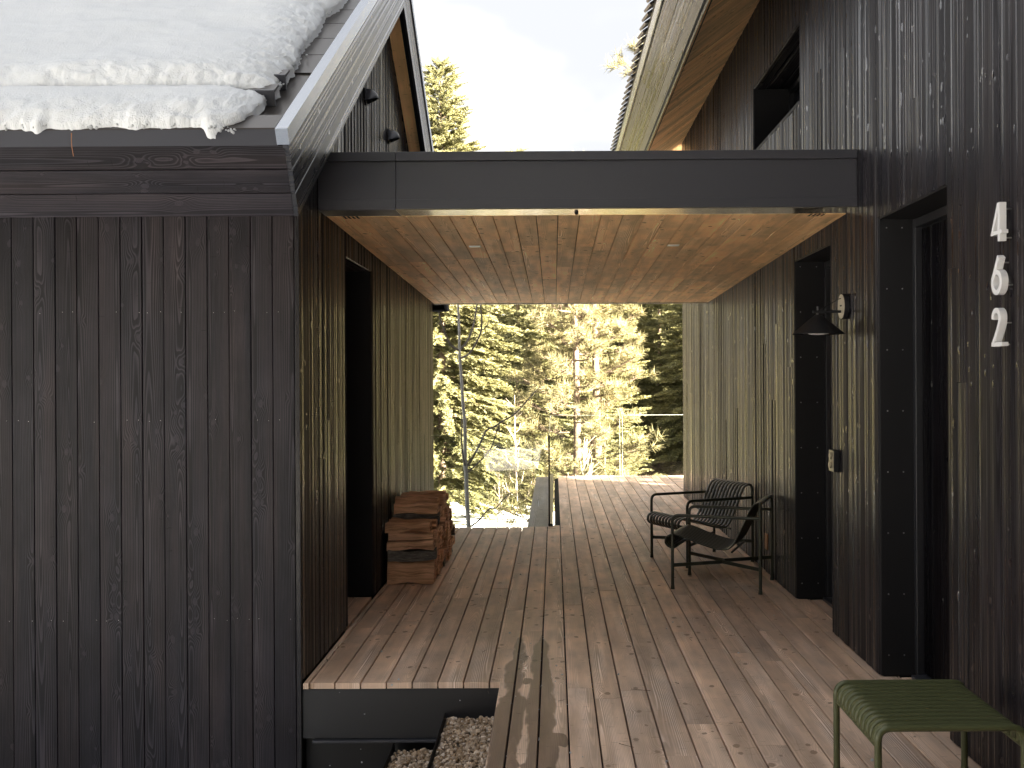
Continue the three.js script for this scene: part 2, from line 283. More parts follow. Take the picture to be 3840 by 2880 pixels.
const RX = 1.785, PITCH = 0.118;
const house = top('main_house', 'tall black wood clad house along the right side of the deck', 'house');
{
  const ZB = -6, N = new THREE.Vector3(-1, 0, 0), zFar = 14.75, eaveY = 4.88, k = 0.74, th = Math.atan(k), cs = Math.cos(th), sn = Math.sin(th);
  const openings = [[4.83, 5.87, -0.1, 2.52], [6.87, 7.92, -0.1, 2.51], [7.70, 9.48, 3.64, 4.21]];
  const x0 = RX + 0.022, x1 = x0 + 0.14;
  const wall = part('side_wall', merge([
    box(x0, x1, -1.6, 5, ZB, 4.83), box(x0, x1, 2.52, 5, 4.83, 5.87), box(x0, x1, -1.6, 5, 5.87, 6.87), box(x0, x1, 2.51, 5, 6.87, 7.70), box(x0, x1, 2.51, 3.64, 7.70, 7.92),
    box(x0, x1, -1.6, 3.64, 7.92, 9.48), box(x0, x1, 4.21, 5, 7.70, 9.48), box(x0, x1, -1.6, 5, 9.48, zFar)]), M.back, house);
  clad(wall, { s0: 1.6, s1: zFar, pitch: PITCH, openings, yLo: 0.008, yHi: eaveY, at: (s) => V(RX, 0, s), normal: N, joint: 0.3 });
  part('shell', merge([box(x0, 3.7, -1.6, 5, zFar - 0.02, zFar - 0.2), box(3.55, 3.7, -1.6, 5, 10.5, zFar - 0.2), box(3.55, 9.2, -1.6, 5, 10.3, 10.5), box(9.0, 9.2, -1.6, 5, ZB, 10.3), box(x0, 9.2, -1.6, 5, ZB - 0.2, ZB)]), M.back, house);
  // gable behind, away from the camera
  const ridgeX = 5.8, wingX = 2.75, gableAt = (a, b, r, Z) => { const g = new THREE.Shape(); g.moveTo(a, 4.8); g.lineTo(b, 4.8); g.lineTo(r, 4.88 + (r - RX) * k); g.closePath(); return new THREE.ExtrudeGeometry(g, { depth: 0.15, bevelEnabled: false }).translate(0, 0, -Z + 0.02); };
  part('gable_wall', merge([gableAt(RX, 3.7, wingX, zFar), gableAt(RX, 9.2, ridgeX, 10.5), gableAt(RX, 9.2, ridgeX, ZB + 0.15)]), M.back, house);
  // eave: sloping soffit boards, three fascia boards, metal edge
  const ex = 1.152, ey = eaveY - (RX - ex) * k, up = new THREE.Vector3(cs, sn, 0), dn = new THREE.Vector3(sn, -cs, 0), zEnd = 15.93;
  const sof = part('eave_soffit', merge([new THREE.BoxGeometry(0.95, 0.02, zEnd + 4).translate(0.47, 0.03, 0).rotateZ(th).translate(ex, ey, -(zEnd - 4) / 2)]), M.back, house);
  for (let z = -1; z < zEnd - 0.02; z += 0.155) layBoard(boardGeo(WOOD, Math.min(0.152, zEnd - z), 0.92, 0.015), M.soffit, sof, new THREE.Vector3(ex + 0.006 * cs, ey + 0.006 * sn, -(z + 0.077)), up, dn, 'soffit_board');
  const fas = part('eave_fascia', new THREE.BoxGeometry(0.02, 0.40, zEnd + 4).translate(0.035, 0.2, 0).rotateZ(th).translate(ex, ey, -(zEnd - 4) / 2), M.back, house);
  const outw = new THREE.Vector3(-cs, -sn, 0), fup = new THREE.Vector3(-sn, cs, 0), away = new THREE.Vector3(0, 0, -1);
  for (let i = 0; i < 3; i++) for (const [a, b] of [[-1, 3.4], [3.402, 8.1 + i * 0.7], [8.102 + i * 0.7, zEnd]]) layBoard(boardGeo(DARK, 0.130, b - a, 0.02, { cup: 0.001 }), M.cladSheen, fas, V(ex, ey, a).addScaledVector(fup, 0.066 + i * 0.133), away, outw, 'fascia_board');
  part('drip_edge', new RoundedBoxGeometry(0.045, 0.05, zEnd + 3.97, 1, 0.006).translate(-0.004, 0.427, 0).rotateZ(th).translate(ex, ey, -(zEnd - 4) / 2), M.trimMetal, house);
  const tx = ex - sn * 0.46, ty = ey + cs * 0.46, slope = (r, Z0, Z1) => { const L = (r - tx) / cs, a = new THREE.BoxGeometry(L, 0.06, Z1 - Z0).translate(L / 2, 0, 0).rotateZ(th).translate(tx, ty, -(Z0 + Z1) / 2), b = a.clone().translate(-2 * r, 0, 0).scale(-1, 1, 1); return [a, b]; };
  const roof = part('roof', merge([...slope(ridgeX, ZB - 0.6, 10.7), ...slope(wingX, 10.7, zEnd)]), M.roofMetal, house);
  const tabs = [];
  for (let z = 5; z < zEnd; z += 0.24) tabs.push(new THREE.BoxGeometry(0.14, 0.022, 0.22).rotateY(0.09).rotateX(0.11).translate(0.035, 0.042, 0).rotateZ(th).translate(tx - 0.015, ty, -z));
  const tb = part('shingle_edge', merge(tabs), M.roofMetal, roof); tb.userData.kind = 'stuff';

  // doors set back in the wall
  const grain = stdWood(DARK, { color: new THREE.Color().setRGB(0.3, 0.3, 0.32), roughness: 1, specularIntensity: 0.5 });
  function doorway(z0, z1, h, dep) {
    const d = part('door', rbox(RX + dep + 0.045, RX + dep + 0.095, 0.03, h - 0.06, z0 + 0.05, z1 - 0.05), M.black, house);
    const n = 6, w = (z1 - z0 - 0.16) / n;
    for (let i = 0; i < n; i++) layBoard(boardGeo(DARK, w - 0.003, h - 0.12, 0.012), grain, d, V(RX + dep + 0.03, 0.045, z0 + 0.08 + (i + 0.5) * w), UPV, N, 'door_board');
    part('door_frame', merge([rbox(RX + dep, RX + dep + 0.06, 0.02, h - 0.012, z1 - 0.062, z1 - 0.02), rbox(RX + dep, RX + dep + 0.06, 0.02, h - 0.012, z0 + 0.02, z0 + 0.062), rbox(RX + dep, RX + dep + 0.06, h - 0.06, h - 0.014, z0 + 0.064, z1 - 0.064)]), M.skirt, d);
    part('threshold', rbox(RX + dep - 0.035, RX + dep + 0.09, 0.002, 0.026, z0 + 0.066, z1 - 0.066), M.blackMetal, d);
    part('door_jamb', rbox(RX + 0.004, RX + dep + 0.1, 0.006, h, z1 - 0.016, z1 + 0.012), M.black, house);
    part('door_jamb', rbox(RX + 0.004, RX + dep + 0.1, 0.006, h, z0 - 0.012, z0 + 0.016), M.black, house);
    part('door_head', rbox(RX + 0.004, RX + dep + 0.1, h - 0.010, h + 0.02, z0 + 0.017, z1 - 0.017), M.black, house);
    part('door_back', box(RX + dep + 0.1, RX + dep + 0.12, -0.1, h + 0.1, z0 - 0.1, z1 + 0.1), M.back, house);
    const s = [];
    for (let y = 0.12; y < h; y += 0.335) for (const x of [0.045, dep - 0.055]) s.push(new THREE.CylinderGeometry(0.004, 0.004, 0.003, 6).rotateX(Math.PI / 2).translate(RX + x, y, -(z1 - 0.0175)));
    part('screws', merge(s), M.steel, house).userData.kind = 'stuff';
  }
  doorway(4.83, 5.87, 2.52, 0.185); doorway(6.87, 7.92, 2.51, 0.22);
  // high slot window in a deep reveal
  const win = part('window', merge([rbox(2.10, 2.18, 3.64, 3.69, 7.70, 9.48), rbox(2.10, 2.18, 4.16, 4.21, 7.70, 9.48), rbox(2.10, 2.18, 3.691, 4.159, 7.70, 7.75), rbox(2.10, 2.18, 3.691, 4.159, 9.43, 9.48)]), M.black, house);
  part('window_pane', box(2.135, 2.147, 3.685, 4.165, 7.745, 9.435), new THREE.MeshPhysicalMaterial({ color: new THREE.Color().setRGB(0.02, 0.02, 0.024), roughness: 0.04 }), win);
  const far = part('window_reveal', rbox(RX + 0.003, 2.2, 3.642, 4.208, 9.468, 9.50), M.black, win);
  part('window_reveal', rbox(RX + 0.003, 2.2, 3.642, 4.208, 7.68, 7.712), M.black, win);
  part('sill', rbox(RX - 0.004, 2.2, 3.62, 3.648, 7.713, 9.467), M.black, win);
  for (let i = 0; i < 3; i++) layBoard(boardGeo(DARK, 0.118, 1.752, 0.02), M.clad, win, V(RX + 0.066 + i * 0.121, 4.203, 7.714), new THREE.Vector3(0, 0, -1), new THREE.Vector3(0, -1, 0), 'window_head_board');
}

// ---------------------------------------------------------------- annex on the left
const AX = -1.38, AF = 5.79, AB = 12.2;
const annex = top('annex', 'low black wood clad outbuilding with snowy gable roof on the left', 'house');
const A_ = { xr: -1.216, z0: 5.10, y0: 2.43, th: 31.8 * Math.PI / 180, zr: 8.77, z1: 12.44 };
{
  const th = A_.th, cs = Math.cos(th), sn = Math.sin(th), tn = Math.tan(th);
  const under = (Z) => A_.y0 + (A_.zr - A_.z0 - Math.abs(Z - A_.zr)) * tn;
  const door = [7.10, 8.10, -0.1, 2.47];
  const fw = part('front_wall', box(-7, AX - 0.024, -1.4, under(AF) + 0.05, AF + 0.022, AF + 0.14), M.back, annex);
  clad(fw, { s0: 1.38 + 0.027, s1: 6.6, pitch: PITCH, yLo: -1.2, yHi: under(AF) + 0.03, at: (s) => V(-s, 0, AF), normal: new THREE.Vector3(0, 0, 1), joint: 0, tilt: 0.008, gap: 0.003, mat: M.cladFront, phase: 1.38 + 0.027 - PITCH * 11 });
  part('corner_trim', rbox(AX - 0.025, AX, -1.2, under(AF) + 0.02, AF - 0.001, AF + 0.02, 0.002), M.clad, annex);
  const nails = [];
  for (const y of [0.35, 1.43, 2.02]) for (let s = 0; s < 44; s++) if (rnd() < 0.55) nails.push(new THREE.CylinderGeometry(0.0015, 0.0015, 0.003, 6).rotateX(Math.PI / 2).translate(AX - 0.05 - s * 0.059 + rr(-0.008, 0.008), y + rr(-0.006, 0.006), -AF + 0.0015));
  part('nail_heads', merge(nails), M.steel, fw).userData.kind = 'stuff';
  const sg = new THREE.Shape(); sg.moveTo(AF + 0.02, -1.4); sg.lineTo(door[0], -1.4); sg.lineTo(door[0], door[3]); sg.lineTo(door[1], door[3]); sg.lineTo(door[1], -1.4); sg.lineTo(AB, -1.4); sg.lineTo(AB, under(AB)); sg.lineTo(A_.zr, under(A_.zr)); sg.lineTo(AF + 0.02, under(AF + 0.02)); sg.closePath();
  const sw = part('side_wall', new THREE.ExtrudeGeometry(sg, { depth: 0.12, bevelEnabled: false }).rotateY(Math.PI / 2).translate(AX - 0.142, 0, 0), M.back, annex);
  clad(sw, { s0: AF + 0.022, s1: AB, pitch: PITCH, openings: [door], yLo: 0.008, yHi: (s) => under(s) - 0.01, at: (s) => V(AX, 0, s), normal: new THREE.Vector3(1, 0, 0), joint: 0.2 });
  part('rear_wall', merge([box(-7, AX - 0.02, -1.4, under(AB) + 0.05, AB - 0.14, AB - 0.02), box(-7.1, -7, -1.4, 3, AF, AB)]), M.back, annex);
  // doorway
  const d = part('door', rbox(AX - 0.30, AX - 0.25, 0.02, door[3] - 0.04, door[0] + 0.02, door[1] - 0.02), M.black, annex);
  part('handle', new THREE.CylinderGeometry(0.01, 0.01, 0.5, 8).translate(AX - 0.21, 1.05, -(door[0] + 0.12)), M.blackMetal, d);
  part('door_jamb', rbox(AX - 0.32, AX - 0.004, 0.006, door[3], door[1] - 0.014, door[1] + 0.014), M.black, annex);
  part('door_jamb', rbox(AX - 0.32, AX - 0.004, 0.006, door[3], door[0] - 0.014, door[0] + 0.014), M.black, annex);
  layBoard(boardGeo(DARK, 0.24, 0.97, 0.02), M.clad, annex, V(AX - 0.125, door[3] - 0.005, door[0] + 0.015), new THREE.Vector3(0, 0, -1), new THREE.Vector3(0, -1, 0), 'door_head');
  // roof: near and far slopes, fascia, rakes
  const W = 0.354;                                           // roof depth across the slope: three boards
  for (const far of [0, 1]) {
    const up = new THREE.Vector3(0, sn, far ? cs : -cs), nrm = new THREE.Vector3(0, cs, far ? -sn : sn), e = V(0, A_.y0, far ? A_.z1 : A_.z0), L = (A_.zr - A_.z0) / cs;
    const at = (x, u, n) => new THREE.Vector3(x, e.y, e.z).addScaledVector(up, u).addScaledVector(nrm, n);
    const basis = new THREE.Matrix4().makeBasis(new THREE.Vector3(1, 0, 0), far ? up.clone() : up, far ? nrm.clone() : nrm);
    const slab = (x0, x1, u0, u1, n0, n1) => { const g = new THREE.BoxGeometry(x1 - x0, u1 - u0, n1 - n0).translate((x0 + x1) / 2, (u0 + u1) / 2, (n0 + n1) / 2), m = new THREE.Matrix4().makeBasis(new THREE.Vector3(1, 0, 0), up, nrm).setPosition(e); g.applyMatrix4(m); if (far) { const ix = g.index.array; for (let i = 0; i < ix.length; i += 3) [ix[i], ix[i + 1]] = [ix[i + 1], ix[i]]; g.computeVertexNormals(); } return g; };
    part('roof_slope', slab(-7.2, A_.xr - 0.03, 0.03, L + 0.18, W - 0.02, W + 0.055), M.roofMetal, annex);
    // overhang underside: boards along the rake
    const rs = part('rake_soffit', slab(-7.2, A_.xr - 0.055, 0.03, L + 0.05, 0.09, 0.12), M.back, annex);
    layBoard(boardGeo(WOOD, AX * -1 - 0.06 - 1.216 + 0.035, L - 0.06, 0.02), M.soffit, rs, at((AX + A_.xr - 0.055) / 2 + 0.005, 0.05, 0.088), up, nrm.clone().negate(), 'soffit_board');
    // three boards on the gable side; mitred at the ridge
    const rake = part('rake', slab(A_.xr - 0.05, A_.xr - 0.021, 0.022, L - 0.02, 0.004, W), M.black, annex), s = far ? -1 : 1;
    for (let i = 0; i < 3; i++) {
      const c = 0.059 + i * PITCH, m = L + c * tn;
      // local x of the board = up × +X
      layBoard(boardGeo(DARK, PITCH - 0.003, m, 0.02, { cup: 0.0006, skew1: -tn * s * -1 * -1 }), M.cladSheen, rake, at(A_.xr, 0, c), up, new THREE.Vector3(1, 0, 0), 'rake_board');
    }
    part('rake_trim', slab(A_.xr - 0.045, A_.xr + 0.012, -0.03, L + 0.2, W + 0.012, W + 0.088), M.trimMetal, annex);
    part('rake_trim_lip', slab(A_.xr - 0.02, A_.xr + 0.005, -0.03, L + 0.2, W - 0.004, W + 0.011), M.blackMetal, annex);
    // eave fascia, square to the slope
    const fas = part('eave_fascia', slab(-7.2, A_.xr - 0.06, 0.021, 0.04, 0.002, W), M.back, annex);
    for (let i = 0; i < 3; i++) layBoard(boardGeo(DARK, PITCH - 0.003, 5.16, 0.02, { cup: 0.0004 }), M.cladFront, fas, at(A_.xr - 0.0215, 0, 0.059 + i * PITCH), new THREE.Vector3(-1, 0, 0), up.clone().negate(), 'fascia_board');
    part('drip_edge', slab(-7.2, A_.xr - 0.046, -0.02, 0.02, W + 0.004, W + 0.082), M.blackMetal, annex);
    part('drip_edge_cap', slab(-7.2, A_.xr - 0.046, -0.024, 0.16, W + 0.0825, W + 0.09), M.roofMetal, annex);
    if (!far) {
      for (const u of [0.40, 0.66]) {
        const gb = part('snow_guard', slab(-7, A_.xr - 0.14, u, u + 0.018, W + 0.056, W + 0.135), M.blackMetal, annex);
        part('snow_guard_flange', slab(-7, A_.xr - 0.14, u + 0.019, u + 0.12, W + 0.118, W + 0.130), M.roofMetal, gb);
      }
      for (let u = 0.95; u < 4; u += 0.36) part('shingle_course', slab(-7, A_.xr - 0.05, u, u + 0.35, W + 0.056, W + 0.064), M.roofMetal, annex);
    }
  }
  // hooded wall vents in the gable
  for (const [Z, y] of [[7.84, 3.727], [8.925, 3.68]]) {
    const fl = part('wall_vent', new THREE.CylinderGeometry(0.064, 0.064, 0.01, 24).rotateZ(Math.PI / 2).translate(AX + 0.01, y, -Z), M.black, annex);
    const pr = [], ix = [], n = 10;
    for (let a = 0; a <= n; a++) for (let b = 0; b <= n; b++) {  // quarter dome, open below
      const p = a / n * Math.PI, q = b / n * Math.PI * 0.5, c = Math.cos(p) * 0.058, v = Math.sin(p);
      pr.push(AX + 0.012 + Math.sin(q) * v * 0.09, y - 0.018 + Math.cos(q) * v * 0.072 + 0.006 - (1 - v) * 0.03, -Z + c);
      if (a < n && b < n) { const k = a * (n + 1) + b; ix.push(k, k + 1, k + n + 1, k + 1, k + n + 2, k + n + 1); }
    }
    const g = geoFrom(pr, null, ix); g.computeVertexNormals();
    const bm = M.blackMetal.clone(); bm.side = THREE.DoubleSide; part('vent_hood', g, bm, fl);
  }
}
// snow on the near slope of the annex
{
  const th = A_.th, cs = Math.cos(th), sn = Math.sin(th), up = new THREE.Vector3(0, sn, -cs), nrm = new THREE.Vector3(0, cs, sn), base = 0.354 + 0.092;
  const crumbs = [], P0 = (y) => new THREE.Vector3(0, y, 0);
  const build = (name, u0, u1, hMid, label, lip = 0) => {
    const nx = 380, nu = Math.round((u1 - u0) / 0.022), pos = [], uv = [], idx = [], x0 = -6.6;
    const edge = (u) => -1.385 - 0.095 * sstep(0.3, 0.0, u) + (fbm(u * 2.4 + 5, 1.5, 3) - 0.5) * 0.16 + (fbm(u * 11, 7.7, 3) - 0.5) * 0.055 + (vn(u * 45, 3) - 0.5) * 0.02;
    const low = (x) => u0 + (fbm(x * 1.7 + 3 + u0 * 50, 2, 3) - 0.5) * 0.05 + (fbm(x * 9, 4 + u0 * 20, 3) - 0.5) * 0.05 + (fbm(x * 34, 2.2, 3) - 0.5) * 0.022 - lip * 0.085 * sstep(0.50, 0.86, fbm(x * 5.5 + 8.8, 9.3, 2));
    for (let j = 0; j <= nu; j++) for (let i = 0; i <= nx; i++) {
      const s = i / nx, q = j / nu;
      let uu = mix(u0, u1, q), xr = edge(uu), sx = 1 - (1 - s) ** 2.4, x = mix(x0, xr, sx);
      const ul = low(x); uu = mix(ul, u1, q ** 1.7 * 0.6 + q * 0.4);
      const dx = xr - x, du = uu - ul, dd = u1 - uu;
      const fall = (d, r) => Math.sqrt(clamp(1 - (1 - clamp(d / r)) ** 2)), soft = (0.75 + 0.5 * fbm(x * 7, uu * 7, 3));
      let h = hMid * fall(dx, 0.30 * soft) * fall(du, 0.22 * soft) * (u1 < 1 ? fall(dd, 0.08) * 0.6 + 0.4 : 1);
      h *= 0.88 + 0.3 * fbm(x * 2.1, uu * 2.1, 3);
      h += (fbm(x * 22, uu * 22, 3) - 0.5) * 0.034 * sstep(0.34, 0.02, Math.min(dx, du)) * sstep(0, 0.02, Math.min(dx, du)) + (fbm(x * 5, uu * 5, 3) - 0.5) * 0.02 * sstep(0, 0.1, h);
      // melted lip sags over the eave
      const sag = lip ? sstep(-0.02, -0.10, uu) * 0.05 * (1 - clamp(h * 5)) : 0;
      const p = new THREE.Vector3(x, A_.y0, -A_.z0).addScaledVector(up, uu).addScaledVector(nrm, base + Math.max(h, 0) - (Math.min(dx, du) < 0.002 && uu > 0.1 ? 0.03 : 0));
      p.y -= sag;
      pos.push(p.x, p.y, p.z); uv.push(x / 0.5, uu / 0.5);
      if (i < nx && j < nu) { const a = j * (nx + 1) + i; idx.push(a, a + 1, a + nx + 1, a + 1, a + nx + 2, a + nx + 1); }
    }
    const g = geoFrom(pos, uv, idx); g.computeVertexNormals();
    topMesh(name, g, M.snow, label, 'snow', 'snow lying on the annex roof');
    for (let c = 0; c < (lip ? 620 : 420); c++) {             // loose granules along the melting edges
      const bottom = rnd() < (lip ? 0.8 : 0.45); let x, u;
      if (bottom) { x = mix(-3.6, -1.42, rnd()); u = low(x) + rr(0.002, 0.035); } else { u = mix(u0, Math.min(u1, 3), rnd()); x = edge(u) - rr(-0.006, 0.045); }
      crumbs.push([new THREE.Vector3(x, A_.y0, -A_.z0).addScaledVector(up, u).addScaledVector(nrm, base + rr(-0.006, bottom && lip ? 0.016 : 0.018)), rr(0.003, 0.007) * (rnd() < 0.1 ? 1.7 : 1)]);
    }
  };
  build('roof_snow', 0.43, 4.3, 0.12, 'thick smooth snow blanket covering the annex roof above the snow guard');
  build('roof_snow', -0.02, 0.415, 0.08, 'low strip of melting snow hanging over the annex eave', 1);
  const im = new THREE.InstancedMesh(new THREE.IcosahedronGeometry(1, 1), M.snow, crumbs.length), m = new THREE.Matrix4(), q = new THREE.Quaternion();
  crumbs.forEach(([p, r], i) => { m.compose(p, q.setFromEuler(new THREE.Euler(rr(0, 6), rr(0, 6), 0)), new THREE.Vector3(r, r * rr(0.7, 1.2), r * rr(0.8, 1.2))); im.setMatrixAt(i, m); });
  im.name = 'snow_crumbs'; lit(im); scene.add(im); tag(im, 'loose granules of snow along the melting roof edge', 'snow', null, 'stuff');
}

// ---------------------------------------------------------------- canopy between the houses
const CZ = 6.25, CE = 12.25;
{
  const c = top('canopy', 'black metal edged flat canopy with wooden soffit spanning between the two houses', 'canopy');
  const xl = AX + 0.004, xr = RX - 0.003, xj = -0.92;
  const tilt = (x) => 0;
  const body = part('canopy_deck', box(xl, xr, 2.67, 2.90, CZ + 0.05, CE - 0.01), M.back, c);
  part('roof_membrane', box(xl, xr, 2.901, 2.93, CZ + 0.05, CE), M.blackMetal, c);
  for (const [a, b] of [[xl, xj - 0.001], [xj + 0.001, xr]]) {
    const f = part('fascia_panel', rbox(a, b, 2.655, 2.925, CZ, CZ + 0.03, 0.002), M.blackMetal, c);
    part('bottom_hem', rbox(a, b, 2.646, 2.702, CZ - 0.004, CZ + 0.0295, 0.002), M.blackMetal, f);
    part('cap_flashing', rbox(a, b, 2.926, 2.978, CZ - 0.016, CZ + 0.20, 0.003), M.blackMetal, f);
  }
  const und = new THREE.MeshStandardMaterial({ color: new THREE.Color().setRGB(0.36, 0.33, 0.3), roughness: 0.16, metalness: 0.9 });
  part('drip_strip', box(xl, xj - 0.001, 2.640, 2.645, CZ - 0.003, CZ + 0.235), M.blackMetal, c);
  part('drip_strip', box(xj + 0.001, xr, 2.640, 2.645, CZ - 0.003, CZ + 0.235), und, c);
  // soffit boards, falling slightly to the far side
  const z0 = CZ + 0.23, z1 = CE, y0 = 2.638, y1 = 2.512, len = new THREE.Vector3(0, y1 - y0, -(z1 - z0)), LL = len.length(); len.normalize();
  const dn = new THREE.Vector3(0, -1, 0).addScaledVector(len, -new THREE.Vector3(0, -1, 0).dot(len)).normalize();
  const sp = part('soffit', new THREE.BoxGeometry(xr - xl, LL, 0.02).applyMatrix4(new THREE.Matrix4().makeBasis(len.clone().cross(dn), len, dn).setPosition(new THREE.Vector3((xl + xr) / 2, (y0 + y1) / 2 + 0.026, -(z0 + z1) / 2))), M.back, c);
  const pw = 0.1325; let i = 0;
  for (let x = 0.03 - pw * 11; x < xr; x += pw, i++) {
    const a = Math.max(x, xl), b = Math.min(x + pw, xr), w = b - a - 0.0045; if (w < 0.015) continue;
    const cuts = [0]; let q = rr(0.6, 2.6); while (q < LL - 0.4) { cuts.push(q); q += rr(1.6, 3.4); } cuts.push(LL);
    for (let k = 0; k < cuts.length - 1; k++) {
      const o = new THREE.Vector3((a + b) / 2, y0, -z0).addScaledVector(len, cuts[k] + 0.001).addScaledVector(dn, rr(-0.0008, 0.0008));
      layBoard(boardGeo(WOOD, w, cuts[k + 1] - cuts[k] - 0.002, 0.016, { e: 0.0015, texW: 0.135 }), M.soffit, sp, o, len, dn, 'soffit_board');
    }
  }
  part('end_trim', box(xl, xr, 2.500, 2.66, CE + 0.002, CE + 0.03), M.trimMetal, c);
  // two small recessed soffit lights and two slotted vents
  const ySof = (Z) => y0 + (y1 - y0) * (Z - z0) / (z1 - z0);
  for (const X of [-0.567, 0.87]) {
    const Z = 7.73, y = ySof(Z), f = part('soffit_light', merge([box(X - 0.041, X + 0.041, y - 0.006, y - 0.001, Z - 0.038, Z - 0.014), box(X - 0.041, X + 0.041, y - 0.006, y - 0.001, Z + 0.014, Z + 0.038), box(X - 0.041, X - 0.026, y - 0.006, y - 0.001, Z - 0.014, Z + 0.014), box(X + 0.026, X + 0.041, y - 0.006, y - 0.001, Z - 0.014, Z + 0.014)]), new THREE.MeshStandardMaterial({ color: new THREE.Color().setRGB(0.85, 0.83, 0.78), roughness: 0.4, metalness: 0.1 }), c);
    part('light_slot', box(X - 0.0255, X + 0.0255, y - 0.003, y - 0.0012, Z - 0.0135, Z + 0.0135), M.back, f);
  }
  for (const X of [-1.235, 1.60]) {
    const s = [];
    for (let a = 0; a < 4; a++) for (let b = 0; b < 5; b++) s.push(box(X - 0.04 + a * 0.026, X - 0.026 + a * 0.026, ySof(6.5) - 0.0028, ySof(6.5) - 0.001, 6.46 + b * 0.02, 6.468 + b * 0.02));
    part('soffit_vent', merge(s), M.back, c);
  }
  part('sensor', new THREE.SphereGeometry(0.012, 10, 8).translate(0.14, 2.636, -(CZ + 0.11)), M.black, c);
}

// ---------------------------------------------------------------- deck
const deck = top('deck', 'brown timber boardwalk deck running between the houses', 'deck', null, 'structure');
{
  const P = 0.14, X0 = 0.06, up = new THREE.Vector3(0, 1, 0), away = new THREE.Vector3(0, 0, -1);
  part('deck_frame', merge([box(-0.29, RX + 0.35, -0.30, -0.045, -3, 11.9), box(AX - 0.3, -0.29, -0.30, -0.045, 5.83, 11.82), box(0, 6, -0.30, -0.045, 11.9, 17.97)]), M.back, deck);
  // the three boards beside the steps carry dark water stains
  const stained = (() => {
    const W = 160, H = 1024, W3 = 3 * W, a = new Uint8Array(W3 * H * 4), r = new Uint8Array(W3 * H * 4), src = WOOD.map.image.data, sw = WOOD.map.image.width;
    for (let j = 0; j < H; j++) for (let i = 0; i < W3; i++) {
      const col = Math.floor(i / W), x = -0.36 + i / W * P, Z = 3.2 + j / H * 4.4, sx = Math.floor(((i % W) + 0.5) / W * 140) + 2 + [1, 4, 7][col] * 144, so = (((j * 2 + col * 300) % 2048) * sw + sx) * 4;
      const near = Math.min(Math.abs(x + 0.222), Math.abs(x + 0.082)), n = fbm(x * 9 + 3, Z * 2.1, 4), m = fbm(x * 26, Z * 7, 3);
      const reach = 0.075 * sstep(3, 4.6, Z) * sstep(7.3, 5.9, Z) * (0.35 + 1.4 * n) - 0.012 + 0.14 * sstep(0.63, 0.70, fbm(x * 7 + 9, Z * 3.1 + 4, 3)) * sstep(6.4, 5.6, Z);
      const s = sstep(0.004, -0.012, near - reach + (m - 0.5) * 0.03) * (x < -0.35 ? 0.4 : 1), o = (j * W3 + i) * 4, f = 1 - 0.42 * s;
      for (let k = 0; k < 3; k++) a[o + k] = src[so + k] * (f - (k ? 0.025 * s : 0)); a[o + 3] = 255;
      r[o] = r[o + 1] = r[o + 2] = 255 * (1 - 0.18 * s); r[o + 3] = 255;
    }
    const mk = (d, srgb) => { const t = new THREE.DataTexture(d, W3, H); t.magFilter = THREE.LinearFilter; if (srgb) t.colorSpace = THREE.SRGBColorSpace; t.needsUpdate = true; return t; };
    return new THREE.MeshPhysicalMaterial({ map: mk(a, true), roughnessMap: mk(r, false), color: M.deck.color, roughness: 0.52, specularIntensity: 0.8 });
  })();
  function run(a, b, Z0, Z1, seams = 0.5) {
    const w = b - a - 0.0075, cuts = [Z0];
    let q = Z0 + rr(0.7, 2.8); while (q < Z1 - 0.5) { cuts.push(q); q += rr(1.7, 3.8); } cuts.push(Z1);
    for (let k = 0; k < cuts.length - 1; k++) {
      const l = cuts[k + 1] - cuts[k] - 0.002, mid = (a + b) / 2, g = boardGeo(WOOD, w, l, 0.032, { e: 0.003, cup: rr(-0.0006, 0.0006), texW: 0.135 });
      let mat = M.deck;
      if (b < 0.07 && a > -0.37 && cuts[k] >= 3.2 && cuts[k + 1] <= 7.6) { mat = stained; const p = g.attributes.position, u = g.attributes.uv; for (let n = 0; n < u.count; n++) u.setXY(n, (mid + p.getX(n) + 0.36) / (3 * P), (cuts[k] + p.getY(n) - 3.2) / 4.4); }
      layBoard(g, mat, deck, V(mid, rr(-0.001, 0.001), cuts[k] + 0.001), away, up, 'deck_board');
    }
  }
  for (let k = -11; k < 14; k++) {
    const a = X0 + k * P, b = a + P;
    if (b > AX + 0.03 && b < -0.3) run(Math.max(a, AX + 0.004), b, AF + 0.006, 11.85);
    else if (k === -3) { run(-0.36, -0.22, AF + 0.006, 7.6); run(-0.36, -0.22, 7.602, 11.85); run(-0.305, -0.22, 3.2, AF + 0.002); run(-0.305, -0.22, -2, 3.198); }
    else if (k === -2 || k === -1) { run(a, b, -2, 3.198); run(a, b, 3.2, 7.6); run(a, b, 7.602, k === -1 ? 11.95 : 11.85); }
    else if (k === 0 || a > 0) run(a, Math.min(b, 1.89), -2, 17.98);
  }
  for (let z = 14.76; z < 17.95; z += P) layBoard(boardGeo(WOOD, Math.min(P, 17.985 - z) - 0.0055, 3.6, 0.032, { e: 0.003 }), M.deck, deck, V(1.893, 0, z + P / 2), new THREE.Vector3(1, 0, 0), up, 'deck_board');
  // short boards inside the doorways
  for (const [z0, z1] of [[4.85, 5.85], [6.89, 7.9]]) for (const x of [1.895, 2.035]) layBoard(boardGeo(WOOD, P - 0.006, z1 - z0, 0.03), M.deck, deck, V(x + 0.068, -0.002, z0), away, up, 'deck_board');
  for (const x of [-1.395, -1.535, -1.675]) layBoard(boardGeo(WOOD, P - 0.006, 0.97, 0.03), M.deck, deck, V(x - 0.063, -0.002, 7.115), away, up, 'deck_board');
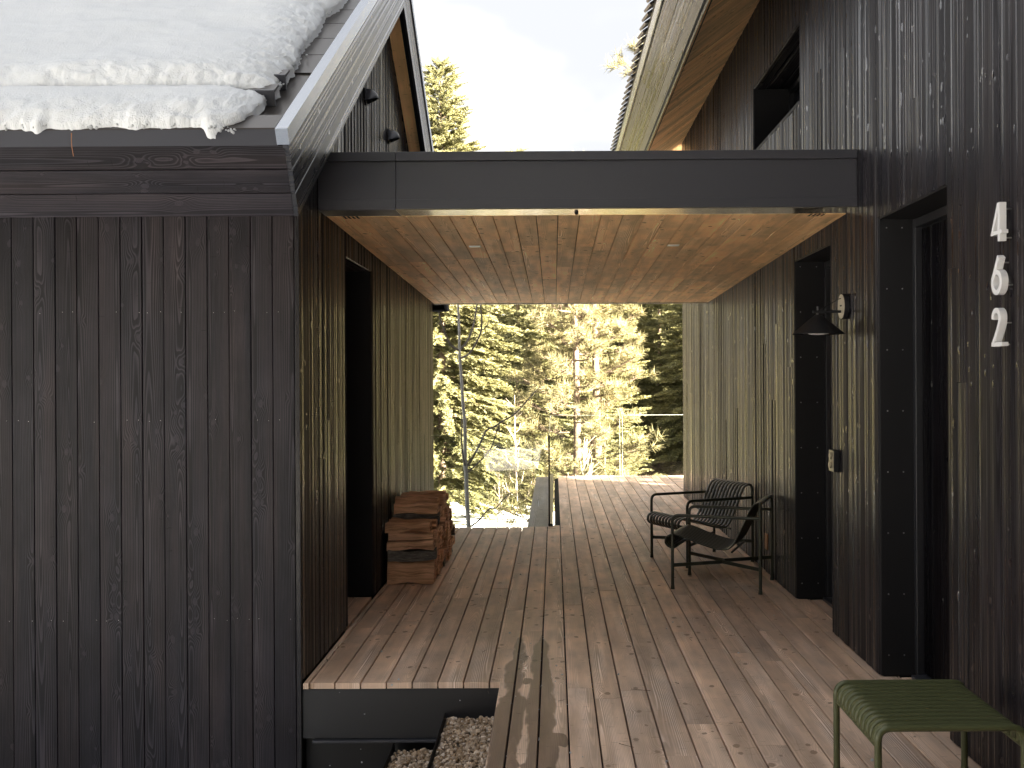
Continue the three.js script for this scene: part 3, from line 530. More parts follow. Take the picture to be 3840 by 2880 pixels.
  part('skirt', rbox(AX + 0.002, -0.306, -0.305, -0.036, AF + 0.016, AF + 0.028, 0.002), M.skirt, deck);
  part('skirt_ledge', rbox(AX + 0.06, -0.56, -0.322, -0.308, AF - 0.012, AF + 0.03, 0.002), M.blackMetal, deck);
  part('lower_panel', box(AX + 0.002, -0.306, -1.3, -0.325, AF + 0.10, AF + 0.12), M.skirt, deck);
  part('side_skirt', box(-0.302, -0.292, -0.7, -0.036, 1, AF + 0.01), M.blackMetal, deck);
  topMesh('grey_kerb', rbox(-0.305, -0.072, -0.5, -0.004, 11.87, 17.9, 0.004), (() => {
    const m = M.deck.clone(); m.color = new THREE.Color().setRGB(0.5, 0.55, 0.62); const t = WOOD.map.clone(); t.repeat.set(0.09, 1); t.needsUpdate = true; m.map = t; m.normalMap = null; return m; })(), 'weathered grey board kerb outside the glass balustrade', 'kerb');
}
const P0 = (x, y, z) => new THREE.Vector3(x, y, z);
// scattered bits of ice and needles on the deck
{
  const g = new THREE.IcosahedronGeometry(0.007, 0), im = new THREE.InstancedMesh(g, M.snow, 130), m = new THREE.Matrix4(), q = new THREE.Quaternion();
  for (let i = 0; i < 130; i++) {
    const gapLine = rnd() < 0.75, x = gapLine ? pick([-0.22, -0.08, 0.06, 0.2]) + rr(-0.005, 0.005) : rr(-1.2, 1.6), Z = gapLine ? rr(4, 12) : rr(4.2, 9), s = rr(0.3, 1) * (gapLine ? 0.5 : 0.8);
    m.compose(V(x, s * 0.004, Z), q.setFromEuler(new THREE.Euler(rr(0, 6), rr(0, 6), 0)), new THREE.Vector3(s * rr(0.8, 2), s * 0.6, s * rr(0.8, 2))); im.setMatrixAt(i, m);
  }
  im.name = 'ice_crumbs'; lit(im); scene.add(im); tag(im, 'tiny crumbs of ice scattered over the deck boards', 'ice', null, 'stuff');
}

{ // dry needles and twigs
  const tw = [];
  for (let i = 0; i < 70; i++) { const a = rr(0, 6.28), l = rr(0.015, 0.05) * (i < 6 ? 2.6 : 1), p = V(rr(-1.1, 1.6), 0.0035, rr(4.3, 15)), d = P0(Math.cos(a) * l, 0, Math.sin(a) * l); tw.push(tubeThrough([p, p.clone().add(d).add(P0(0, rr(0, 0.004), 0))], 0.0011, 0.0007, 4)); }
  topMesh('needle_litter', merge(tw), new THREE.MeshStandardMaterial({ color: new THREE.Color().setRGB(0.07, 0.04, 0.025), roughness: 0.9 }), 'dry needles and twigs lying about on the deck', 'litter', null, 'stuff');
  topMesh('pine_needle', tubeThrough([V(-2.185, 2.775, 4.845), V(-2.178, 2.72, 4.83), V(-2.172, 2.668, 4.835)], 0.0018, 0.0012, 5), new THREE.MeshStandardMaterial({ color: new THREE.Color().setRGB(0.4, 0.17, 0.06), roughness: 0.7 }), 'single orange pine needle hanging from the eave under the snow', 'pine needle');
}
// ---------------------------------------------------------------- gravel steps at lower left
{
  const bed = new THREE.MeshStandardMaterial({ color: new THREE.Color().setRGB(0.10, 0.08, 0.06), roughness: 0.95 });
  const levels = [[-0.596, -0.306, -0.19], [-0.881, -0.604, -0.365], [-1.36, -0.889, -0.59]];
  const shapes = [0, 1, 2].map((k) => { const g = new THREE.IcosahedronGeometry(1, 1), p = g.attributes.position; for (let i = 0; i < p.count; i++) { const v = new THREE.Vector3().fromBufferAttribute(p, i), s = 0.75 + 0.5 * vn(v.x * 2.2 + k * 9 + v.z, v.y * 2.2 + 5); p.setXYZ(i, v.x * s, v.y * s, v.z * s); } g.computeVertexNormals(); return g; });
  const st = new THREE.MeshStandardMaterial({ color: 0xffffff, roughness: 0.8 });
  topMesh('gravel_bed', merge(levels.map(([a, b, y]) => box(a, b, y - 0.12, y - 0.012, 3.4, AF + 0.012))), bed, 'brown earth bed under the gravel steps', 'ground', null, 'structure');
  shapes.forEach((g, k) => {
    const n = 1500, im = new THREE.InstancedMesh(g, st, n), m = new THREE.Matrix4(), q = new THREE.Quaternion(), c = new THREE.Color();
    for (let i = 0; i < n; i++) {
      const l = levels[i % 8 < 4 ? 0 : i % 8 < 7 ? 1 : 2], s = rr(0.005, 0.0135) * (rnd() < 0.07 ? 1.5 : 1);
      m.compose(V(rr(l[0] + 0.012, l[1] - 0.012), l[2] + rr(-0.012, 0.008), rr(4.0, AF - 0.012)), q.setFromEuler(new THREE.Euler(rr(0, 6), rr(0, 6), rr(0, 6))), new THREE.Vector3(s, s * rr(0.6, 0.9), s * rr(0.8, 1.3)));
      im.setMatrixAt(i, m); const v = rnd(), t = rnd();
      c.setRGB(mix(0.26, 0.7, v * v), mix(0.19, 0.6, v * v) * mix(0.9, 1, t), mix(0.12, 0.5, v * v) * mix(0.8, 1.05, t)); im.setColorAt(i, c);
    }
    im.name = numbered('gravel'); lit(im); scene.add(im); tag(im, 'brown and buff pebbles filling the steps beside the deck', 'gravel', null, 'stuff');
  });
  topMesh('steel_edging', rbox(-0.603, -0.597, -0.75, -0.165, 3.4, AF + 0.01, 0.002), M.black, 'upper thin black steel edge holding the higher gravel step', 'edging', 'black steel step edgings');
  topMesh('steel_edging', rbox(-0.888, -0.882, -0.75, -0.34, 3.4, AF + 0.05, 0.002), M.black, 'lower thin black steel edge holding the lower gravel step', 'edging', 'black steel step edgings');
}

// ---------------------------------------------------------------- glass balustrade
{
  const glass = new THREE.MeshPhysicalMaterial({ color: new THREE.Color().setRGB(0.93, 0.96, 0.94), transmission: 1, thickness: 0, roughness: 0.0, ior: 1.5 });
  const edge = new THREE.MeshStandardMaterial({ color: new THREE.Color().setRGB(0.55, 0.62, 0.56), roughness: 0.2 });
  const pane = (name, x0, x1, Z0, Z1, label) => {
    const t = top(name, label, 'glass panel', 'frameless glass balustrade panels'), alongX = x1 - x0 > 0.1;
    const g = new THREE.PlaneGeometry(alongX ? x1 - x0 : Z1 - Z0, 1.06); if (!alongX) g.rotateY(Math.PI / 2);
    part('pane', g.translate((x0 + x1) / 2, 0.49, -(Z0 + Z1) / 2), glass, t);
    part('top_edge', alongX ? box(x0, x1, 1.0205, 1.0235, Z0 - 0.007, Z0 + 0.007) : box(x0 - 0.007, x0 + 0.007, 1.0205, 1.0235, Z0, Z1), edge, t);
    return t;
  };
  pane('glass_panel', -1.37, -0.245, 11.87, 11.87, 'wide clear glass panel across the end of the left deck strip');
  pane('glass_panel', -0.232, -0.09, 11.87, 11.87, 'narrow clear glass panel beside the black upright');
  const s = pane('glass_panel', -0.058, -0.058, 11.88, 17.95, 'clear glass panel running away along the deck edge');
  part('near_edge', box(-0.067, -0.049, -0.02, 1.02, 11.865, 11.879), M.glassEdge, s);
  part('base_channel', rbox(-0.07, -0.018, -0.03, 0.03, 11.87, 17.95, 0.003), M.blackMetal, s);
  const f1 = pane('glass_panel', -0.05, 1.105, 17.96, 17.96, 'clear glass panel along the far deck edge in front of the pines');
  const f2 = pane('glass_panel', 1.15, 4.9, 17.96, 17.96, 'clear glass panel along the far deck edge beside the house corner');
  for (const [t, x] of [[f1, 1.105], [f2, 1.15]]) part('side_edge', box(x - 0.0015, x + 0.0015, -0.02, 1.02, 17.953, 17.967), edge, t);
}

// ---------------------------------------------------------------- lounge chairs and ottoman
function sweptSlat(pr, w, t, z) {                             // a strip with rounded faces following a profile in x, y
  const c = new THREE.CatmullRomCurve3(pr.map(([x, y]) => new THREE.Vector3(x, y, 0)), false, 'centripetal'), n = 56, sec = [];
  for (let k = 0; k < 10; k++) { const a = k / 10 * 2 * Math.PI, ca = Math.cos(a), sa = Math.sin(a); sec.push([Math.sign(ca) * Math.abs(ca) ** 0.7 * w / 2, Math.sign(sa) * Math.abs(sa) ** 0.8 * t / 2]); }
  const pos = [], idx = [], S = sec.length;
  for (let i = 0; i <= n; i++) {
    const p = c.getPointAt(i / n), d = c.getTangentAt(i / n), nx = -d.y, ny = d.x;
    for (const [a, b] of sec) pos.push(p.x + nx * b, p.y + ny * b, z + a);
    if (i) for (let k = 0; k < S; k++) { const a = (i - 1) * S + k, b = (i - 1) * S + (k + 1) % S; idx.push(a, a + S, b, b, a + S, b + S); }
  }
  for (const s of [0, n * S]) for (let k = 1; k < S - 1; k++) s ? idx.push(s, s + k + 1, s + k) : idx.push(s, s + k, s + k + 1);
  const g = geoFrom(pos, new Array(pos.length / 3 * 2).fill(0), idx); g.computeVertexNormals(); return g;
}
const P3 = (x, y, z) => new THREE.Vector3(x, y, z);
function barBetween(a, b, h, t) { const d = b.clone().sub(a), g = new RoundedBoxGeometry(d.length(), h, t, 1, 0.003); g.applyMatrix4(new THREE.Matrix4().makeBasis(d.clone().normalize(), P3(0, 1, 0), d.clone().normalize().cross(P3(0, 1, 0))).setPosition(a.clone().add(b).multiplyScalar(0.5))); return g; }
function makeChair(label) {                                   // +x to the back, z across
  const g = top('lounge_chair', label, 'chair', 'metal slat lounge chairs against the house'), W = 0.305, D = 0.34, r = 0.0125;
  for (const s of [-1, 1]) {
    part('armrest', bentTube([P3(-D, 0.012, s * W), P3(-D, 0.575, s * W), P3(D, 0.572, s * W)], r, 0.055), M.chair, g);
    for (const x of [-D, D]) part('foot', new THREE.CylinderGeometry(0.0135, 0.017, 0.03, 12).translate(x, 0.015, s * W), M.chair, g);
  }
  part('rear_frame', bentTube([P3(D, 0.012, -W), P3(D, 0.685, -W), P3(D, 0.685, W), P3(D, 0.012, W)], r, 0.05), M.chair, g);
  part('front_rail', bentTube([P3(-D, 0.345, -W), P3(-D, 0.345, W)], 0.010, 0.02), M.chair, g);
  part('seat_rail', bentTube([P3(0.12, 0.305, -W + 0.02), P3(0.12, 0.305, W - 0.02)], 0.008, 0.02), M.chair, g);
  const prof = [[-0.325, 0.318], [-0.372, 0.318], [-0.405, 0.352], [-0.395, 0.398], [-0.35, 0.420], [-0.29, 0.412], [-0.18, 0.372], [-0.06, 0.335], [0.03, 0.318], [0.09, 0.325], [0.135, 0.372], [0.18, 0.46], [0.225, 0.555], [0.262, 0.635], [0.295, 0.676], [0.338, 0.690]];
  const n = 11, w = (2 * W - 0.035) / n;
  for (let i = 0; i < n; i++) part('slat', sweptSlat(prof, w * 0.70, 0.012, -W + 0.0175 + (i + 0.5) * w), M.chair, g);
  const h = 0.185, a = P3(0, h, -0.035), b = P3(0, h, 0.035);
  for (const [p, q] of [[P3(-D, h, -W), a], [P3(D, h, -W), a], [P3(-D, h, W), b], [P3(D, h, W), b], [a, b]]) part('brace', barBetween(p, q, 0.028, 0.009), M.chair, g);
  return g;
}
{
  const near = makeChair('dark metal slat lounge chair nearest the camera, seen side on'); near.position.copy(V(1.340, 0.002, 8.489)); near.rotation.y = -0.344;
  const far = makeChair('dark metal slat lounge chair farther back, its slatted back facing the camera'); far.position.copy(V(1.327, 0.002, 9.655)); far.rotation.y = 0.438;
}
{
  const g = top('ottoman', 'olive green metal slat footstool at the lower right corner', 'footstool'), W = 0.265, D = 0.284, H = 0.376, r = 0.0135;
  for (const s of [-1, 1]) {
    part('leg_frame', bentTube([P3(-W, 0.012, s * D), P3(-W, H, s * D), P3(W, H, s * D), P3(W, 0.012, s * D)], r, 0.05, 14), M.olive, g);
    for (const x of [-W, W]) part('foot', new THREE.CylinderGeometry(0.0145, 0.018, 0.03, 14).translate(x, 0.015, s * D), M.olive, g);
    part('side_rail', bentTube([P3(s * W, 0.305, -D), P3(s * W, 0.305, D)], 0.008, 0.02), M.olive, g);
  }
  const n = 11, w = (2 * D - 0.04) / n, arc = [];
  for (const s of [-1, 1]) for (let k = 0; k <= 5; k++) { const a = (s < 0 ? k / 5 : 1 - k / 5) * Math.PI / 2; arc.push([s * (W - 0.05) + s * 0.05 * Math.cos(a), H - 0.05 + 0.05 * Math.sin(a)]); }
  const prof = [[-W, 0.312], ...arc.slice(0, 6), ...arc.slice(6), [W, 0.312]];
  for (let i = 0; i < n; i++) part('slat', sweptSlat(prof, w * 0.72, 0.018, -D + 0.02 + (i + 0.5) * w), M.olive, g);
  g.position.copy(V(1.430, 0.002, 4.141));
}

// ---------------------------------------------------------------- wall lamp, house number, door station, socket
{
  const g = top('wall_lamp', 'black cone shaded wall lamp beside the farther right door', 'lamp'), Z = 6.5;
  const disc = new THREE.MeshStandardMaterial({ color: new THREE.Color().setRGB(0.42, 0.38, 0.3), roughness: 0.35, metalness: 0.2 });
  part('wall_plate', new THREE.CylinderGeometry(0.077, 0.077, 0.028, 40).rotateZ(Math.PI / 2).translate(RX - 0.016, 2.077, -Z), M.black, g);
  part('plate_face', new THREE.CylinderGeometry(0.074, 0.074, 0.003, 40).rotateZ(Math.PI / 2).translate(RX - 0.032, 2.077, -Z), disc, g);
  part('switch', rbox(RX - 0.037, RX - 0.0336, 2.077, 2.086, Z - 0.02, Z + 0.012, 0.001), M.black, g);
  part('arm', rbox(1.580, RX - 0.034, 2.038, 2.054, Z - 0.008, Z + 0.008, 0.002), M.black, g);
  part('stay', bentTube([P3(RX - 0.034, 2.125, -Z), P3(RX - 0.05, 2.122, -Z), P3(1.625, 2.056, -Z)], 0.0025, 0.01, 6), M.black, g);
  part('stem', new THREE.CylinderGeometry(0.006, 0.006, 0.055, 10).translate(1.610, 2.050, -Z), M.blackMetal, g);
  const sh = new THREE.LatheGeometry([[0.018, 0.118], [0.028, 0.112], [0.154, 0.006], [0.156, 0.0], [0.152, 0.001], [0.026, 0.106], [0.0, 0.108]].map(([x, y]) => new THREE.Vector2(x, y)), 48).translate(1.612, 1.908, -Z);
  const bm = M.black.clone(); bm.side = THREE.DoubleSide; part('shade', sh, bm, g);
  part('diffuser', new THREE.SphereGeometry(0.066, 28, 14, 0, Math.PI * 2, Math.PI / 2, Math.PI / 2).scale(1, 0.22, 1).translate(1.612, 1.918, -Z), new THREE.MeshStandardMaterial({ color: new THREE.Color().setRGB(0.75, 0.75, 0.74), roughness: 0.5 }), g);
}
{
  // each digit drawn in a 0.10 x 0.148 m field: u to the reader's right, v up
  const ribbon = (pts, w, closed) => {
    const n = pts.length, L = [], R = [];
    for (let i = 0; i < n; i++) { const a = pts[closed ? (i + n - 1) % n : Math.max(i - 1, 0)], b = pts[closed ? (i + 1) % n : Math.min(i + 1, n - 1)], d = Math.hypot(b[0] - a[0], b[1] - a[1]), nx = -(b[1] - a[1]) / d, ny = (b[0] - a[0]) / d; L.push(new THREE.Vector2(pts[i][0] + nx * w / 2, pts[i][1] + ny * w / 2)); R.push(new THREE.Vector2(pts[i][0] - nx * w / 2, pts[i][1] - ny * w / 2)); }
    if (!closed) return new THREE.Shape([...L, ...R.reverse()]);
    const out = new THREE.Shape(R); out.holes.push(new THREE.Path(L)); return out;
  };
  const arc = (cx, cy, rx, ry, a0, a1, n = 24) => Array.from({ length: n + 1 }, (_, i) => { const a = mix(a0, a1, i / n); return [cx + rx * Math.cos(a), cy + ry * Math.sin(a)]; });
  const H = 0.150, s = 0.0195;
  const spline = (p) => new THREE.SplineCurve(p.map(([x, y]) => new THREE.Vector2(x, y))).getPoints(36).map((q) => [q.x, q.y]);
  const poly = (p) => new THREE.Shape(p.map(([x, y]) => new THREE.Vector2(x, y)));
  const four = poly([[0.062, H], [0.083, H], [0.083, 0.042], [0.1, 0.042], [0.1, 0.0285], [0.083, 0.0285], [0.083, 0], [0.0655, 0], [0.0655, 0.0285], [0.0, 0.0285], [0.0, 0.033]]);
  four.holes.push(new THREE.Path([[0.0655, 0.042], [0.0655, 0.118], [0.020, 0.042]].map(([x, y]) => new THREE.Vector2(x, y))));
  const digits = {
    4: [four],
    6: [ribbon(arc(0.05, 0.048, 0.040, 0.0395, 0, 2 * Math.PI - 0.13, 46), s, true), ribbon([[0.0175, 0.066], [0.03, 0.09], [0.046, 0.116], [0.066, 0.1475]], s)],
    2: [ribbon(spline([[0.011, 0.107], [0.016, 0.125], [0.033, 0.1385], [0.056, 0.138], [0.074, 0.124], [0.077, 0.102], [0.065, 0.075], [0.042, 0.044], [0.010, 0.005]]), s), poly([[0.0, 0], [0.095, 0], [0.095, 0.0145], [0.0, 0.0145]])],
  };
  const word = { 4: 'top', 6: 'middle', 2: 'bottom' };
  for (const [d, y] of [['4', 2.175], ['6', 1.968], ['2', 1.766]]) {
    const g = top('house_number', 'pale metal numeral ' + d + ' standing off the dark wall, ' + word[d] + ' of the three', 'numeral', 'house number numerals');
    const geos = digits[d].map((q, i) => new THREE.ExtrudeGeometry(q, { depth: 0.026 - i * 0.0008, bevelEnabled: true, bevelThickness: 0.0007, bevelSize: 0.0007, bevelSegments: 1, curveSegments: 20 }));
    const f = merge(geos).rotateY(-Math.PI / 2).translate(RX - 0.022, y, -4.232);
    part('numeral', f, M.alu, g);
    for (const [u, v] of d === '4' ? [[0.075, 0.125], [0.075, 0.012]] : d === '6' ? [[0.055, 0.125], [0.085, 0.035]] : [[0.073, 0.09], [0.06, 0.006]]) part('standoff', new THREE.CylinderGeometry(0.003, 0.003, 0.024, 8).rotateZ(Math.PI / 2).translate(RX - 0.011, y + v, -4.232 + u), M.steel, g);
  }
}
{
  const g = top('door_station', 'small black box with two round buttons on the wall beside the farther right door', 'intercom');
  const face = new THREE.MeshStandardMaterial({ color: new THREE.Color().setRGB(0.30, 0.27, 0.2), roughness: 0.35, metalness: 0.3 });
  part('housing', rbox(RX - 0.034, RX + 0.002, 1.05, 1.187, 6.68, 6.80, 0.004), M.black, g);
  part('face_plate', rbox(RX - 0.036, RX - 0.0345, 1.053, 1.184, 6.683, 6.797, 0.0005), face, g);
  part('button', new THREE.CylinderGeometry(0.022, 0.022, 0.012, 24).rotateZ(Math.PI / 2).translate(RX - 0.043, 1.092, -6.74), face, g);
  part('lock', new THREE.CylinderGeometry(0.022, 0.022, 0.010, 24).rotateZ(Math.PI / 2).translate(RX - 0.042, 1.150, -6.74), face, g);
}
topMesh('socket_cover', rbox(RX - 0.012, RX + 0.002, 0.20, 0.335, 8.92, 9.01, 0.004), new THREE.MeshStandardMaterial({ color: new THREE.Color().setRGB(0.42, 0.2, 0.09), roughness: 0.4, metalness: 0.4 }), 'small copper coloured socket cover low on the wall behind the chairs', 'socket');

// ---------------------------------------------------------------- firewood
{
  const mk = (f, bumpy) => { const W = 512, H = 256, a = new Uint8Array(W * H * 4), b = new Uint8Array(W * H * 4); for (let j = 0; j < H; j++) for (let i = 0; i < W; i++) { const [c, h] = f(i / W * 0.8, j / H * 0.4), o = (j * W + i) * 4; a.set([c[0] * 255, c[1] * 255, c[2] * 255, 255], o); b.set([h * 255, h * 255, h * 255, 255], o); } const t = (d, s) => { const q = new THREE.DataTexture(d, W, H); q.wrapS = q.wrapT = THREE.MirroredRepeatWrapping; q.magFilter = THREE.LinearFilter; if (s) q.colorSpace = THREE.SRGBColorSpace; q.needsUpdate = true; return q; }; return { map: t(a, true), bumpMap: t(b, false), bumpScale: bumpy, roughness: 0.8 }; };
  const split = mk((x, y) => { const n = fbm(x * 6, y * 120, 4), m = fbm(x * 9, y * 30, 3), c = sstep(0.66, 0.72, fbm(x * 5 + 4, y * 55, 3)), v = 0.70 + 0.26 * (n - 0.5) + 0.2 * (m - 0.5) - c * 0.16; return [[clamp(v + 0.085), clamp(v - 0.06), clamp(v - 0.17)], clamp(0.5 + (n - 0.5) * 0.9 - c * 0.4)]; }, 0.006);
  const barkT = mk((x, y) => { const n = fbm(x * 22, y * 50, 4), m = fbm(x * 60, y * 110, 3), v = 0.42 + 0.34 * (n - 0.5) + 0.16 * (m - 0.5); return [[clamp(v + 0.02), clamp(v), clamp(v - 0.02)], clamp(n)]; }, 0.012);
  const tints = [[1.3, 1.24, 1.18], [1.1, 1.0, 0.9], [1.42, 1.38, 1.32]].map((c) => new THREE.MeshStandardMaterial({ ...split, color: new THREE.Color().setRGB(...c) }));
  const barkM = new THREE.MeshStandardMaterial(barkT);
  // irregular prism along x; cross-section corners in (z, y)
  function logGeo(L, poly, jig, bulge = 0) {
    const seg = 7, n = poly.length, pos = [], uv = [], idx = [], wave = rr(0, 9), grid = [];
    for (let i = 0; i <= seg; i++) { const t = i / seg; grid.push(poly.map(([z, y], k) => [(t - 0.5) * L + (i === 0 || i === seg ? rr(-0.004, 0.004) : 0), y + (vn(t * 3 + wave, k * 5.1) - 0.5) * jig, z + (vn(t * 3 + wave + 40, k * 3.7) - 0.5) * jig])); }
    for (let k = 0; k < n; k++) { const k2 = (k + 1) % n, b = pos.length / 3; for (let i = 0; i <= seg; i++) for (const [kk, vv] of [[k, 0], [k2, 1]]) { pos.push(...grid[i][kk]); uv.push(i / seg * L / 0.8, (k * 0.21 + vv * 0.1) / 0.4 + wave); } for (let i = 0; i < seg; i++) { const a = b + i * 2; idx.push(a, a + 2, a + 1, a + 1, a + 2, a + 3); } }
    for (const i of [0, seg]) { const b = pos.length / 3; for (let k = 0; k < n; k++) { pos.push(...grid[i][k]); uv.push(grid[i][k][2] * 2, grid[i][k][1] * 2); } for (let k = 1; k < n - 1; k++) i ? idx.push(b, b + k + 1, b + k) : idx.push(b, b + k, b + k + 1); }
    const g = geoFrom(pos, uv, idx); g.computeVertexNormals(); return g;
  }
  const named = ['largest split log at the bottom front of the firewood pile', 'dark bark faced log second from the bottom at the front of the pile', 'pale split log with a knot, third from the bottom at the front', 'slim split log fourth from the bottom at the front of the pile', 'curved split log on top of the low front column of the pile'];
  const namedBack = ['broad split log crowning the tall part of the firewood pile', 'split log just under the crowning one on the tall part of the pile'];
  let col = 0;
  for (let Z = 8.64; Z < 10.25; Z += 0.162, col++) {
    const hs = col === 0 ? [0.185, 0.085, 0.078, 0.068, 0.08] : []; let y = 0.004;
    const target = col < 1 ? 0.5 : col < 2 ? 0.50 : col < 8 ? rr(0.6, 0.655) : rr(0.36, 0.5);
    if (col) while (y + hs.reduce((a, b) => a + b, 0) < target - 0.05) hs.push(rr(0.06, 0.105));
    hs.forEach((h, i) => {
      const d = 0.152 + (i % 2) * 0.006, L = rr(0.35, 0.385), sideIn = rr(0, 0.02), poly = [];
      // corners counter-clockwise seen from the open end; -z is away
      const jit = () => rr(-0.011, 0.011), kind = rnd();
      poly.push([d / 2 + jit(), 0.004], [d / 2 + jit(), h * 0.5], [d / 2 - sideIn + jit(), h - 0.004], [0, h - 0.002 + jit() * 0.4], [-d / 2 + rr(0, 0.03), h - 0.006], [-d / 2 + jit(), h * 0.45], [-d / 2 + rr(0, 0.03), 0.004]);
      const bark = (col === 0 && i === 1) || (col > 0 && kind < 0.15), last = i === hs.length - 1;
      const label = col === 0 ? named[i] : col === 2 && last ? namedBack[0] : col === 2 && i === hs.length - 2 ? namedBack[1] : last ? 'split log lying along the top of the firewood pile' : 'split log inside the firewood pile with only its sawn end showing';
      const m = topMesh('firewood_log', logGeo(L, poly, 0.024), bark ? barkM : pick(tints), label, 'log', 'firewood logs stacked against the annex wall');
      if (bark) m.userData.label = label;
      m.position.copy(V(AX + 0.022 + L / 2 + rr(0, 0.03) + (col === 0 && i > 2 ? -0.005 : 0), y, Z + rr(-0.006, 0.006))); m.rotation.y = rr(-0.03, 0.03);
      y += h;
    });
  }
}

// ---------------------------------------------------------------- trees
const leafMat = (r, g, b) => new THREE.MeshPhysicalMaterial({ color: new THREE.Color().setRGB(r, g, b), roughness: 0.8, side: THREE.DoubleSide, transmission: 0.28, thickness: 0 });
const barkMat = new THREE.MeshStandardMaterial({ color: new THREE.Color().setRGB(0.17, 0.125, 0.09), roughness: 0.9, bumpMap: M.noise, bumpScale: 0.02 });
const blade = (P, a, b, w, up) => { const d = b.clone().sub(a), s = d.clone().cross(up).setLength(w / 2); P.push(a.x - s.x, a.y - s.y, a.z - s.z, a.x + s.x, a.y + s.y, a.z + s.z, b.x, b.y, b.z); };
// flat feathered spray of a fir or spruce, stem along +x, unit length
function sprayGeo(k) {                                       // needles turn every way round their twig
  const P = [], any = () => P3(rr(-1, 1), rr(-1, 1), rr(-1, 1)).normalize(), Y = P3(0, 1, 0); blade(P, P3(0, 0, 0), P3(1, -0.06, 0), 0.05, Y);
  for (let i = 0; i < 8; i++) for (const s of [-1, 1]) {
    const t = 0.08 + i * 0.115 + rr(-0.02, 0.02), l = 0.36 * (1.05 - t * 0.65) * rr(0.8, 1.15), a = P3(t, -0.06 * t, 0), e = a.clone().add(P3(l * 0.72, rr(-0.07, 0.05), s * l * 0.75));
    blade(P, a, e, 0.095, any()); blade(P, a.clone().lerp(e, 0.35), a.clone().lerp(e, 0.85).add(P3(0.1 * rr(0.4, 1), rr(0.0, 0.07), -s * 0.05)), 0.06, any());
  }
  for (let i = 0; i < 4; i++) { const t = 0.15 + i * 0.22, a = P3(t, -0.06 * t, 0); blade(P, a, a.clone().add(P3(0.16, 0.11 * rr(0.6, 1.2), rr(-0.05, 0.05))), 0.05, P3(0, 0.2, 1)); }
  const g = geoFrom(P); g.computeVertexNormals(); return g;
}
// brush of long pine needles at a twig end
function tuftGeo() {
  const P = [];
  for (let i = 0; i < 46; i++) { const t = rr(-0.35, 0.35), a = P3(t, 0, 0), th = rr(0, 2 * Math.PI), f = rr(0.15, 1.1), d = P3(f, Math.sin(th), Math.cos(th)).normalize().multiplyScalar(rr(0.55, 0.95)); d.y += 0.12; blade(P, a, a.clone().add(d), 0.05, P3(rr(-1, 1), rr(-1, 1), rr(-1, 1)).normalize()); }
  const g = geoFrom(P); g.computeVertexNormals(); return g;
}
const SPRAYS = [0, 1].map(sprayGeo), TUFTS = [tuftGeo(), tuftGeo()];
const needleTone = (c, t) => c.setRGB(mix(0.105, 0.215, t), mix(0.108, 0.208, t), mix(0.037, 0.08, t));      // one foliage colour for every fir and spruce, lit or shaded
const GREEN = {
  spruce: [leafMat(1, 1, 1), needleTone],
  pine: [leafMat(1, 1, 1), (c, t) => c.setRGB(mix(0.12, 0.23, t), mix(0.112, 0.205, t), mix(0.042, 0.09, t))],
};
function addCrown(tree, spots, geos, kind) {                  // spots: [position, direction, scale, tone]
  const [mat, paint] = GREEN[kind], c = new THREE.Color(), m = new THREE.Matrix4(), y = new THREE.Vector3(), z = new THREE.Vector3();
  geos.forEach((g, k) => {
    const list = spots.filter((_, i) => i % geos.length === k), im = new THREE.InstancedMesh(g, mat, list.length);
    list.forEach(([p, d, s, t], i) => {
      const r = rr(-0.9, 0.9); z.copy(d).cross(UPV); if (z.lengthSq() < 1e-4) z.set(1, 0, 0); z.normalize(); y.copy(z).cross(d).normalize();
      const z2 = z.clone().multiplyScalar(Math.cos(r)).addScaledVector(y, Math.sin(r)), y2 = z2.clone().cross(d).normalize();
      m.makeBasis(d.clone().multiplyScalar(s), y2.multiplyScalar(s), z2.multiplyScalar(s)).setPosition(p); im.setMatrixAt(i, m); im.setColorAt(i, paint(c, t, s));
    });
    im.name = 'crown'; im.userData.kind = 'stuff'; lit(im); tree.add(im);
  });
}
